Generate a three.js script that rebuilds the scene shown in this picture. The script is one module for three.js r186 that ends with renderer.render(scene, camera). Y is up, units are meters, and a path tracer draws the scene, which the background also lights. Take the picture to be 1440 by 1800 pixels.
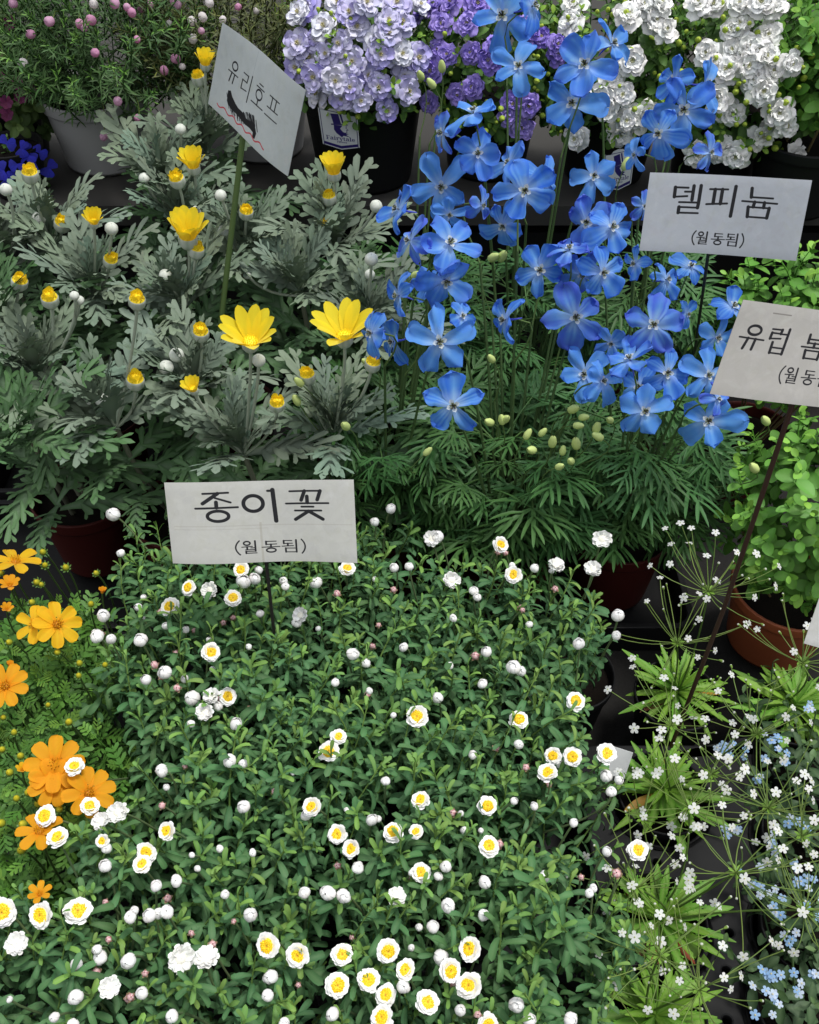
import * as THREE from 'three';

// ---------- camera, sky, sun, exposure ----------
const W = 1440, HH = 1800, VFOV = 56, PITCH = 45 * Math.PI / 180, EYE = new THREE.Vector3(0, 1, 0);
const F = (HH / 2) / Math.tan(VFOV * Math.PI / 360);
const scene = new THREE.Scene();
const camera = new THREE.PerspectiveCamera(VFOV, W / HH, 0.02, 60);
camera.position.copy(EYE); camera.rotation.x = -PITCH;
camera.updateMatrixWorld();
const renderer = new THREE.WebGLRenderer();
renderer.setSize(819, 1024);
renderer.toneMapping = THREE.LinearToneMapping;
renderer.toneMappingExposure = 1.72;
renderer.shadowMap.enabled = true;
{ // overcast sky: brighter overhead, even all round
  const w = 64, h = 32, d = new Float32Array(w * h * 4);
  for (let r = 0; r < h; r++) {
    const s = Math.sin(((r + 0.5) / h - 0.5) * Math.PI), l = s > 0 ? 0.74 * (0.3 + 1.7 * s) / 2 : 0.03;
    for (let c = 0; c < w; c++) d.set([l * 0.97, l, l * 1.04, 1], (r * w + c) * 4);
  }
  const t = new THREE.DataTexture(d, w, h, THREE.RGBAFormat, THREE.FloatType);
  t.mapping = THREE.EquirectangularReflectionMapping; t.magFilter = THREE.LinearFilter; t.needsUpdate = true;
  scene.background = t; scene.environment = t;
}
const sun = new THREE.DirectionalLight(new THREE.Color(1, 0.97, 0.92), 1.5);
sun.position.set(0.9, 3.2, -0.9); sun.target.position.set(0, 0.2, -0.9); sun.castShadow = true; sun.shadow.radius = 24;
Object.assign(sun.shadow.camera, { left: -1.6, right: 1.6, top: 1.6, bottom: -1.6, near: 0.1, far: 8 });
scene.add(sun, sun.target);

// ---------- helpers ----------
let seed = 20240517;
const rnd = () => { seed = (seed + 0x6d2b79f5) | 0; let t = Math.imul(seed ^ (seed >>> 15), 1 | seed); t = (t + Math.imul(t ^ (t >>> 7), 61 | t)) ^ t; return ((t ^ (t >>> 14)) >>> 0) / 4294967296; };
const rr = (a, b) => a + (b - a) * rnd(), pick = (a) => a[Math.floor(rnd() * a.length)];
const V = (x, y, z) => new THREE.Vector3(x, y, z), TAU = Math.PI * 2, R = (d) => d * Math.PI / 180;
const lerp = (a, b, t) => a + (b - a) * t, mix = (a, b, t) => [0, 1, 2].map((i) => lerp(a[i], b[i], t)), clamp = (x, a, b) => Math.min(b, Math.max(a, x));
const jit = (c, k) => { const m = 1 + rr(-k, k); return [c[0] * m * (1 + rr(-k, k) * 0.5), c[1] * m, c[2] * m * (1 + rr(-k, k) * 0.5)]; };
const CAMUP = V(0, 1, 0).applyEuler(camera.rotation), CAMR = V(1, 0, 0);
// a photograph pixel gives a direction; the distance comes from a height, a depth or a plane
const ray = (px, py) => V((px - W / 2) / F, (HH / 2 - py) / F, -1).applyEuler(camera.rotation).normalize();
const onY = (px, py, y) => { const d = ray(px, py); return EYE.clone().addScaledVector(d, (y - EYE.y) / d.y); };
const onZ = (px, py, z) => { const d = ray(px, py); return EYE.clone().addScaledVector(d, (z - EYE.z) / d.z); };
const atD = (px, py, s) => EYE.clone().addScaledVector(ray(px, py), s);
const facing = (px, py, yaw, tilt) => ray(px, py).negate().addScaledVector(CAMR, Math.tan(R(yaw))).addScaledVector(CAMUP, Math.tan(R(tilt))).normalize();

// frame whose y is `up` and whose x is as near as can be to `fwd`
function frame(o, up, fwd, roll = 0, s = 1) {
  const y = up.clone().normalize(), x = fwd.clone().addScaledVector(y, -fwd.dot(y));
  if (x.lengthSq() < 1e-8) x.set(1, 0.1, 0.2).addScaledVector(y, -y.x);
  x.normalize(); const z = V(0, 0, 0).crossVectors(x, y);
  const m = new THREE.Matrix4().makeBasis(x, y, z);
  if (roll) m.multiply(new THREE.Matrix4().makeRotationY(roll));
  if (s !== 1) m.multiply(new THREE.Matrix4().makeScale(s, s, s));
  return m.setPosition(o);
}
const I4 = new THREE.Matrix4();
const RY = (a) => new THREE.Matrix4().makeRotationY(a), RX = (a) => new THREE.Matrix4().makeRotationX(a), RZ = (a) => new THREE.Matrix4().makeRotationZ(a), T = (x, y, z) => new THREE.Matrix4().makeTranslation(x, y, z);
const mul = (...m) => m.reduce((a, b) => a.clone().multiply(b));

class Geo {
  constructor() { this.p = []; this.c = []; this.i = []; this.n = 0; }
  vert(v, c) { this.p.push(v.x, v.y, v.z); this.c.push(c[0], c[1], c[2]); return this.n++; }
  // a leaf or petal: grows along +x from the origin of M, its upper side faces +y
  sheet(M, { L, w, a0 = 0, bend = 0, cup = 0, ruf = 0, nx = 3, ny = 5, col, side = 0, tip = 0 }) {
    const rows = [], ph = rnd() * TAU; let x = 0, y = 0, z = 0, pt = 0;
    for (let j = 0; j <= ny; j++) {
      const t = 1 - Math.pow(1 - j / ny, 1.45), a = a0 - bend * t, ds = (t - pt) * L; pt = t;
      x += Math.cos(a) * ds; y += Math.sin(a) * ds; z += side * ds * t;
      const hw = w(t) * 1, row = [];
      for (let k = 0; k < nx; k++) {
        const u = nx > 1 ? (k / (nx - 1)) * 2 - 1 : 0, lift = cup * hw * u * u + ruf * t * Math.sin(u * 4 + ph + t * 3) * (0.3 + Math.abs(u)), back = tip * L * u * u * t * t;
        const v = V(x - Math.sin(a) * lift - Math.cos(a) * back, y + Math.cos(a) * lift - Math.sin(a) * back, z + hw * u).applyMatrix4(M);
        row.push(this.vert(v, typeof col === 'function' ? col(t, u) : col));
      }
      rows.push(row);
    }
    for (let j = 0; j < ny; j++) for (let k = 0; k < nx - 1; k++) { const a = rows[j][k], b = rows[j][k + 1], c = rows[j + 1][k + 1], d = rows[j + 1][k]; this.i.push(a, b, c, a, c, d); }
    return this;
  }
  tube(pts, r0, r1, sides, col) {
    const rings = [];
    for (let j = 0; j < pts.length; j++) {
      const d = pts[Math.min(j + 1, pts.length - 1)].clone().sub(pts[Math.max(j - 1, 0)]).normalize(), s = Math.abs(d.y) > 0.9 ? V(1, 0, 0) : V(0, 1, 0), e = V(0, 0, 0).crossVectors(d, s).normalize(), f = V(0, 0, 0).crossVectors(d, e), r = lerp(r0, r1, j / (pts.length - 1)), ring = [];
      for (let k = 0; k < sides; k++) { const a = k / sides * TAU; ring.push(this.vert(pts[j].clone().addScaledVector(e, Math.cos(a) * r).addScaledVector(f, Math.sin(a) * r), col)); }
      rings.push(ring);
    }
    for (let j = 0; j < rings.length - 1; j++) for (let k = 0; k < sides; k++) { const q = (k + 1) % sides; this.i.push(rings[j][k], rings[j][q], rings[j + 1][q], rings[j][k], rings[j + 1][q], rings[j + 1][k]); }
    const e = rings[rings.length - 1]; for (let k = 1; k < sides - 1; k++) this.i.push(e[0], e[k], e[k + 1]);
    return this;
  }
  // surface of revolution about +y of M: list of [radius, height]; bump(a, j) scales the radius
  lathe(M, prof, sides, col, bump) {
    const rings = prof.map(([r, h], j) => Array.from({ length: sides }, (_, k) => { const a = k / sides * TAU, q = bump ? r * bump(a, j) : r; return this.vert(V(Math.cos(a) * q, h, Math.sin(a) * q).applyMatrix4(M), typeof col === 'function' ? col(j / (prof.length - 1), a) : col); }));
    for (let j = 0; j < rings.length - 1; j++) for (let k = 0; k < sides; k++) { const q = (k + 1) % sides; this.i.push(rings[j][k], rings[j + 1][q], rings[j][q], rings[j][k], rings[j + 1][k], rings[j + 1][q]); }
    return this;
  }
  build() {
    const g = new THREE.BufferGeometry();
    g.setAttribute('position', new THREE.Float32BufferAttribute(this.p, 3)); g.setAttribute('color', new THREE.Float32BufferAttribute(this.c, 3)); g.setIndex(this.i); g.computeVertexNormals();
    return g;
  }
}
const bez = (a, b, c, n) => Array.from({ length: n + 1 }, (_, k) => { const t = k / n; return a.clone().multiplyScalar((1 - t) * (1 - t)).addScaledVector(b, 2 * t * (1 - t)).addScaledVector(c, t * t); });

// ---------- materials ----------
const leafMat = (rough, through, o = {}) => new THREE.MeshPhysicalMaterial({ vertexColors: true, roughness: rough, transmission: through, thickness: 0, side: THREE.DoubleSide, ...o });
const leafy = (rough, spec) => new THREE.MeshPhysicalMaterial({ vertexColors: true, roughness: rough, specularIntensity: spec, side: THREE.DoubleSide });
const M_LEAF = leafy(0.5, 0.5), M_SOFT = leafy(0.6, 0.4), M_PETAL = leafMat(0.75, 0.4, { specularIntensity: 0.4 }), M_STEM = new THREE.MeshStandardMaterial({ vertexColors: true, roughness: 0.6, side: THREE.DoubleSide });
const M_BUD = new THREE.MeshPhysicalMaterial({ vertexColors: true, roughness: 0.65, specularIntensity: 0.6, side: THREE.DoubleSide }), M_BELL = leafMat(0.75, 0, { specularIntensity: 0.4 });
const M_PAPERY = leafMat(0.7, 0, { specularIntensity: 0.5 });
const plain = (r, g, b, rough, o = {}) => new THREE.MeshStandardMaterial({ color: new THREE.Color().setRGB(r, g, b), roughness: rough, side: THREE.DoubleSide, ...o });
function noiseTex(n, f) { const d = new Uint8Array(n * n * 4); for (let i = 0; i < n * n; i++) { const v = f(i % n, Math.floor(i / n)); d.set([v[0], v[1], v[2], 255], i * 4); } const t = new THREE.DataTexture(d, n, n); t.colorSpace = THREE.SRGBColorSpace; t.magFilter = THREE.LinearFilter; t.wrapS = t.wrapT = THREE.RepeatWrapping; t.needsUpdate = true; return t; }
const grain = noiseTex(128, () => { const v = 200 + 55 * rnd(); return [v, v, v]; });
const soilTex = noiseTex(128, () => { const v = rnd(), s = v > 0.985 ? 190 : 60 + 60 * rnd(); return [s, s * 0.86, s * 0.72]; });
const dull = (r, g, b, rough, o = {}) => new THREE.MeshPhysicalMaterial({ color: new THREE.Color().setRGB(r, g, b), roughness: rough, specularIntensity: 0.35, side: THREE.DoubleSide, ...o });
const M_BLACK = dull(0.012, 0.012, 0.0125, 0.45), M_DARKRED = dull(0.06, 0.011, 0.009, 0.5), M_TERRA = plain(0.33, 0.085, 0.03, 0.55), M_GREYPOT = plain(0.42, 0.42, 0.42, 0.5), M_SOIL = dull(0.05, 0.045, 0.04, 0.95, { map: soilTex }), M_FLOOR = dull(0.025, 0.024, 0.023, 0.9, { map: grain });

// ---------- objects ----------
const used = {};
const numbered = (n) => { const k = used[n] = (used[n] ?? -1) + 1; return k ? n + '_' + String(k).padStart(3, '0') : n; };
const shadows = (o) => { o.castShadow = o.receiveShadow = true; return o; };
function mesh(name, geo, mat, parent, m) {
  const o = shadows(new THREE.Mesh(geo, mat)); o.name = name;
  if (m) { o.matrix.copy(m); o.matrix.decompose(o.position, o.quaternion, o.scale); }
  parent.add(o); return o;
}
function thing(name, label, category, pos = V(0, 0, 0), group) {
  const o = new THREE.Group(); o.name = numbered(name); o.position.copy(pos); o.userData = { label, category }; if (group) o.userData.group = group;
  scene.add(o); return o;
}
const local = (t, m) => T(-t.position.x, -t.position.y, -t.position.z).multiply(m);
const lv = (t, v) => v.clone().sub(t.position);
function struct(name, geo, mat) { const o = mesh(name, geo, mat, scene); o.userData.kind = 'structure'; return o; }

const potGeos = {};
function pot(t, r, h, mat, x = 0, z = 0, y = 0) {
  const key = r + '_' + h;
  if (!potGeos[key]) {
    const k = h * 0.16, a = new Geo().lathe(I4, [[0.002, 0.001], [r * 0.76, 0.001], [r * 0.78, 0.006], [r * 0.93, h - k - 0.003], [r * 0.99, h - k], [r, h - k + 0.003], [r * 1.02, h - 0.002], [r * 1.01, h], [r * 0.97, h], [r * 0.955, h - 0.004], [r * 0.91, h - k]], 36, [1, 1, 1]).build();
    const s = new Geo().lathe(I4, [[0.002, h - k + 0.004], [r * 0.45, h - k + 0.003], [r * 0.92, h - k - 0.001]], 24, [1, 1, 1], (q, j) => 1).build();
    const uv = (g) => { const p = g.attributes.position, u = new Float32Array(p.count * 2); for (let i = 0; i < p.count; i++) { u[2 * i] = p.getX(i) * 14; u[2 * i + 1] = p.getZ(i) * 14; } g.setAttribute('uv', new THREE.BufferAttribute(u, 2)); return g; };
    potGeos[key] = [uv(a), uv(s)];
  }
  const p = mesh('pot', potGeos[key][0], mat, t, T(x, y, z)); mesh('soil', potGeos[key][1], M_SOIL, p);
  return p;
}

// ---------- ground, shelf ----------
{
  const g = new THREE.PlaneGeometry(40, 40); g.rotateX(-Math.PI / 2); const u = g.attributes.uv; for (let i = 0; i < u.count; i++) u.setXY(i, u.getX(i) * 400, u.getY(i) * 400);
  struct('ground', g, M_FLOOR).position.y = -0.02;
  const M_SHELF = new THREE.MeshPhysicalMaterial({ color: new THREE.Color().setRGB(0.05, 0.048, 0.045), roughness: 0.8, specularIntensity: 0.4 });
  const s = new THREE.BoxGeometry(4, 0.03, 1.2); const o = struct('raised_shelf', s, M_SHELF); o.position.set(0, 0.325, -1.275 - 0.6);
  const f = new THREE.BoxGeometry(4, 0.04, 0.02); const q = struct('shelf_beam', f, M_BLACK); q.position.set(0, 0.27, -1.30);
}

// ---------- leaf and shoot shapes ----------
const profLance = (W, k = 0.55) => (t) => W * Math.pow(Math.sin(Math.PI * Math.pow(clamp(t * 0.96 + 0.03, 0, 1), k < 0.5 ? 1 : 1.25)), 0.85) + 0.0002;
const profRound = (W) => (t) => W * Math.pow(Math.max(0, Math.sin(Math.PI * (0.05 + 0.93 * t))), 0.6) + 0.0002;
const profOb = (W) => (t) => W * (0.25 + 0.75 * Math.pow(t, 0.9)) * Math.sqrt(Math.max(0, 1 - Math.pow(t, 6))) + 0.0002;
const profLine = (W) => (t) => W * Math.min(1, t * 6 + 0.4) * Math.sqrt(Math.max(0, 1 - Math.pow(t, 3.5))) + 0.00015;

// leafy shoot along +y, base at the origin
function shootGeo({ len, n, L, w, c0, c1, stemC, elev = [10, 70], droop = 1.1, pairs = false, prof = profOb, start = 0.2, cup = 0.35, sr = 0.0011, shape, curve = 0.02, jitterC = 0.16, tipN = 0.25, ny = 4 }) {
  const g = new Geo(), q = rr(0, TAU), pts = bez(V(0, 0, 0), V(Math.cos(q) * curve, len * 0.5, Math.sin(q) * curve), V(Math.cos(q) * curve * 0.6, len, Math.sin(q) * curve * 0.6), 6);
  g.tube(pts, sr, sr * 0.6, 4, stemC ?? c0);
  const at = (t) => { const k = Math.min(5.999, t * 6), i = Math.floor(k); return pts[i].clone().lerp(pts[i + 1], k - i); };
  const a1 = rr(0, TAU);
  for (let k = 0; k < n; k++) {
    const s = k / Math.max(1, n - 1), t = lerp(start, 1, s), az = pairs ? a1 + Math.floor(k / 2) * Math.PI / 2 + (k % 2) * Math.PI + rr(-0.25, 0.25) : a1 + k * 2.39996 + rr(-0.3, 0.3);
    const young = s > 1 - tipN ? (s - 1 + tipN) / tipN : 0, size = (young ? lerp(1, 0.45, young) : rr(0.82, 1.12)) * (s < 0.15 ? 0.85 : 1), e = R(lerp(elev[0], elev[1], s * s) + rr(-12, 12));
    const col0 = jit(young > 0.45 ? c1 : c0, jitterC), rib = mix(col0, [0.3, 0.4, 0.2], 0.12);
    const M = mul(T(...at(t).toArray()), RY(az), RX(rr(-0.3, 0.3)));
    if (shape) shape(g, M, L * size, e, col0, droop * rr(0.5, 1.3));
    else g.sheet(M, { L: L * size, w: prof(w * size * rr(0.85, 1.1)), a0: e, bend: droop * rr(0.5, 1.35) * (1 - 0.6 * young), cup: cup * rr(0.3, 1.4), nx: 3, ny, col: (tt, u) => (u === 0 ? rib : col0), side: rr(-0.15, 0.15) });
  }
  return g.build();
}

// ---------- paper daisies ----------
const pinp = (x, z, poly) => { let c = false; for (let i = 0, j = poly.length - 1; i < poly.length; j = i++) { const [xi, zi] = poly[i], [xj, zj] = poly[j]; if ((zi > z) !== (zj > z) && x < (xj - xi) * (z - zi) / (zj - zi) + xi) c = !c; } return c; };
const wob = (x, z) => Math.sin(x * 23 + 1.3) * Math.cos(z * 19 + 0.4) * 0.5 + Math.sin(x * 47 + z * 31) * 0.3 + Math.sin(x * 11 - z * 14 + 2) * 0.4;
const DAISY_Y = 0.225;
const daisyPoly = [[215, 985], [290, 880], [420, 905], [640, 925], [760, 985], [900, 985], [1040, 1010], [1090, 1080], [1040, 1190], [1070, 1330], [1050, 1480], [1100, 1560], [1060, 1680], [1050, 1960], [-170, 1960], [-170, 1640], [-40, 1600], [90, 1520], [180, 1400], [200, 1250], [170, 1130]].map(([x, y]) => { const p = onY(x, y, DAISY_Y); return [p.x, p.z]; });
const edgeDist = (x, z, poly) => { let m = 9; for (let i = 0, j = poly.length - 1; i < poly.length; j = i++) { const [ax, az] = poly[j], [bx, bz] = poly[i], dx = bx - ax, dz = bz - az, t = clamp(((x - ax) * dx + (z - az) * dz) / (dx * dx + dz * dz), 0, 1); m = Math.min(m, Math.hypot(x - ax - dx * t, z - az - dz * t)); } return m; };
const G_GREEN = [0.058, 0.15, 0.055], G_YOUNG = [0.135, 0.265, 0.055];
const daisyShoots = Array.from({ length: 14 }, (_, k) => shootGeo({ len: rr(0.095, 0.115) * (k % 4 === 0 ? 1.2 : 1), n: 26 + (k % 4), L: rr(0.019, 0.023), w: 0.0037, c0: jit(G_GREEN, 0.16), c1: jit(G_YOUNG, 0.15), stemC: [0.15, 0.25, 0.06], elev: [22, 76], droop: 1.75, start: 0.15, tipN: 0.24, cup: 0.55, curve: 0.03, ny: 5 }));
const WHITE = [0.88, 0.88, 0.87];
function daisyOpen() {
  const g = new Geo(), d = new Geo();
  const shut = rr(0, 0.3);
  for (const [n, Lr, a0, wd, y0] of [[13, 0.0112, 0.2, 0.0041, 0], [12, 0.0107, 0.36, 0.0039, 0.0005], [11, 0.0098, 0.52, 0.0036, 0.0009]]) {
    const o = rnd() * TAU;
    for (let k = 0; k < n; k++) g.sheet(mul(T(0, y0, 0), RY(o + k / n * TAU + rr(-0.14, 0.14))), { L: Lr * rr(0.94, 1.05), w: profOb(wd * rr(0.92, 1.1)), a0: a0 + shut + rr(-0.06, 0.08), bend: rr(-0.1, 0.4), cup: rr(-0.25, 0.2), nx: 3, ny: 5, col: jit(WHITE, 0.03) });
  }
  g.lathe(T(0, -0.003, 0), [[0.0006, -0.002], [0.003, 0], [0.0045, 0.003]], 8, [0.3, 0.24, 0.14]);
  const Y0 = [0.88, 0.6, 0.012], Y1 = [0.92, 0.72, 0.03];
  d.lathe(I4, [[0.0062, 0.003], [0.006, 0.0046], [0.0044, 0.0054], [0.002, 0.0054], [0.0003, 0.0046]], 14, (t) => (t > 0.8 ? [0.55, 0.27, 0.01] : Y0), (a) => 1 + 0.1 * Math.sin(a * 5 + 1));
  for (let k = 0; k < 46; k++) { const r = 0.0014 + 0.0047 * Math.sqrt((k + 0.5) / 46), a = k * 2.39996; d.lathe(mul(T(Math.cos(a) * r, 0.005 - r * r * 28, Math.sin(a) * r), RX(rr(-0.3, 0.3))), [[0.0006, 0], [0.0007, 0.0012], [0.0002, 0.0018]], 4, jit(rnd() > 0.4 ? Y1 : Y0, 0.1)); }
  return [g.build(), d.build()];
}
function daisyBud(openness) { // ball of overlapping papery bracts
  const g = new Geo(), r = 0.0062;
  for (const [n, sc, up] of [[7, 1, 0], [7, 1.04, 0.5], [8, 0.98, 0.95]]) {
    const o = rnd() * TAU;
    for (let k = 0; k < n; k++) {
      const az = o + k / n * TAU + rr(-0.15, 0.15), rad = r * sc * rr(0.9, 1.12), rows = [], col = jit(up > 0.6 ? WHITE : mix(WHITE, [0.72, 0.5, 0.48], rnd() * 0.16), 0.04), e0 = -1.2 + up * 0.9, e1 = up > 0.6 ? 1.45 - openness * rr(0.3, 0.7) : 0.6 + up;
      for (let j = 0; j <= 4; j++) { const e = lerp(e0, e1, j / 4), hw = 0.62 * Math.sin(Math.PI * (0.18 + 0.72 * j / 4)) , row = []; for (let u = -1; u <= 1; u++) { const rq = rad * (1 + 0.12 * j / 4 * (1 - 0.6 * Math.abs(u))), a = az + u * hw / Math.max(0.45, Math.cos(e)) * 0.8; row.push(g.vert(V(Math.cos(a) * Math.cos(e) * rq, Math.sin(e) * rq * 1.05 + r, Math.sin(a) * Math.cos(e) * rq), col)); } rows.push(row); }
      for (let j = 0; j < 4; j++) for (let u = 0; u < 2; u++) g.i.push(rows[j][u], rows[j + 1][u + 1], rows[j][u + 1], rows[j][u], rows[j + 1][u], rows[j + 1][u + 1]);
    }
  }
  g.lathe(T(0, r, 0), [[0.0004, -r * 0.9], [r * 0.7, -r * 0.6], [r * 0.9, 0], [r * 0.75, r * 0.55], [r * 0.3, r * 0.8], [0.0003, r * 0.72]], 9, WHITE);
  g.lathe(T(0, 0, 0), [[0.0008, -0.0015], [0.0026, -0.0004], [0.0042, 0.0016]], 8, [0.34, 0.2, 0.13]);
  return g.build();
}
function daisyHalf() { // bracts still closed over the disc
  const g = new Geo();
  for (const [n, Lr, a0, wd, y0, bd] of [[11, 0.0105, 0.45, 0.004, 0, -0.5], [10, 0.0102, 0.75, 0.0038, 0.0005, 0.2], [9, 0.0098, 1.0, 0.0034, 0.0008, 1.1], [7, 0.0085, 1.25, 0.003, 0.001, 1.9]]) { const o = rnd() * TAU; for (let k = 0; k < n; k++) g.sheet(mul(T(0, y0, 0), RY(o + k / n * TAU + rr(-0.15, 0.15)), T(0.002, 0, 0)), { L: Lr * rr(0.9, 1.1), w: profOb(wd * rr(0.9, 1.15)), a0: a0 + rr(-0.12, 0.12), bend: bd + rr(-0.2, 0.3), cup: rr(0.3, 0.9), nx: 3, ny: 5, col: jit([0.8, 0.8, 0.78], 0.06) }); }
  g.lathe(I4, [[0.0006, -0.003], [0.004, 0], [0.005, 0.003], [0.003, 0.005], [0.0003, 0.0045]], 8, [0.82, 0.8, 0.7]);
  return g.build();
}
const DH = [0, 1, 2, 3].map(daisyHalf);
const DO = Array.from({ length: 6 }, daisyOpen), DB = Array.from({ length: 6 }, (_, k) => daisyBud(k % 2));
function pinkBud() { const g = new Geo(); g.lathe(I4, [[0.0005, 0], [0.0024, 0.001], [0.0031, 0.003], [0.0024, 0.0052], [0.0005, 0.006]], 9, (t, a) => mix([0.5, 0.16, 0.2], [0.82, 0.66, 0.64], clamp(0.5 + 0.5 * Math.sin(a * 4), 0, 1))); for (let k = 0; k < 5; k++) g.sheet(mul(T(0, 0, 0), RY(k * 1.256)), { L: 0.005, w: profLance(0.0013), a0: 0.9, bend: 0.6, col: [0.24, 0.17, 0.1] }); return g.build(); }
const DP = [pinkBud(), pinkBud()];
const open = [[333, 1034, 34], [300, 1068, 40], [410, 1052, 36], [425, 1002, 34], [610, 1001, 36], [370, 1146, 40], [878, 958, 36], [903, 1011, 40], [400, 1225, 36], [734, 1260, 46], [911, 1266, 40], [594, 1297, 36], [577, 1321, 44], [1012, 1234, 40], [973, 1328, 38], [1007, 1330, 38], [964, 1362, 48], [1066, 1327, 44], [551, 1419, 44], [741, 1409, 40], [856, 1416, 40], [594, 1466, 42], [620, 1492, 42], [692, 1465, 44], [732, 1463, 34], [860, 1490, 46], [740, 1534, 38], [1120, 1495, 44], [297, 1461, 40], [258, 1498, 40], [250, 1520, 40], [103, 1475, 46], [82, 1435, 40], [158, 1420, 40], [133, 1350, 42], [77, 1608, 52], [137, 1604, 54], [5, 1602, 52], [473, 1660, 50], [525, 1678, 50], [601, 1678, 42], [681, 1670, 48], [828, 1668, 48], [714, 1707, 42], [789, 1705, 48], [648, 1726, 50], [592, 1731, 46], [827, 1734, 54], [681, 1751, 42], [750, 1763, 46], [675, 1790, 50], [855, 1800, 48], [182, 1478, 30]];
const closed = [[370, 1038, 30], [793, 1020, 30], [760, 948, 32], [772, 946, 24], [1058, 948, 32], [1043, 1002, 30], [975, 997, 30], [209, 1428, 34], [179, 1444, 30], [30, 1658, 34], [318, 1684, 42], [363, 1687, 38], [205, 908, 26], [182, 1084, 24], [177, 1122, 28], [197, 1127, 20], [250, 1130, 26], [295, 1183, 26], [262, 1199, 20], [345, 1228, 28], [374, 1226, 30], [413, 1279, 26], [362, 1253, 30], [385, 1245, 20], [340, 1272, 16], [427, 1030, 28], [448, 1022, 24], [500, 1022, 18], [502, 1033, 16], [559, 1027, 24], [530, 1082, 30], [523, 1096, 20], [618, 1150, 26], [645, 1166, 20], [458, 1082, 16], [712, 1138, 18], [685, 898, 20], [660, 920, 20], [695, 1000, 18], [720, 1000, 18], [833, 1042, 18], [840, 1052, 16], [937, 1003, 18], [905, 1175, 28], [918, 1180, 20], [858, 1150, 22], [850, 1205, 20], [1018, 1135, 24], [1086, 1086, 26], [1082, 1118, 18], [771, 1226, 22], [910, 1308, 18], [830, 1328, 18], [407, 1340, 26], [430, 1342, 18], [290, 1355, 24], [432, 1418, 24], [653, 1446, 22], [540, 1437, 20], [678, 1376, 18], [901, 1410, 16], [940, 1420, 16], [1006, 1450, 18], [1064, 1500, 18], [852, 1550, 24], [786, 1525, 22], [769, 1543, 18], [952, 1540, 20], [790, 1590, 26], [849, 1608, 22], [760, 1633, 24], [627, 1528, 24], [537, 1570, 24], [580, 1568, 28], [605, 1573, 26], [697, 1577, 30], [440, 1607, 26], [312, 1549, 22], [275, 1560, 22], [294, 1605, 24], [280, 1604, 20], [268, 1612, 26], [231, 1614, 22], [188, 1490, 20], [188, 1526, 22], [182, 1685, 26], [138, 1693, 22], [231, 1685, 26], [175, 1667, 16], [192, 1734, 34], [137, 1749, 24], [252, 1747, 20], [305, 1784, 22], [128, 1800, 22], [100, 1786, 18], [482, 1716, 26], [475, 1748, 22], [590, 1780, 24], [498, 1798, 20], [772, 1680, 28], [707, 1735, 24], [910, 1765, 26], [809, 1776, 20], [1000, 1790, 26], [925, 1795, 24], [1035, 1573, 16], [1068, 1368, 24], [1085, 1372, 16], [1075, 1396, 20]];
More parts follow.
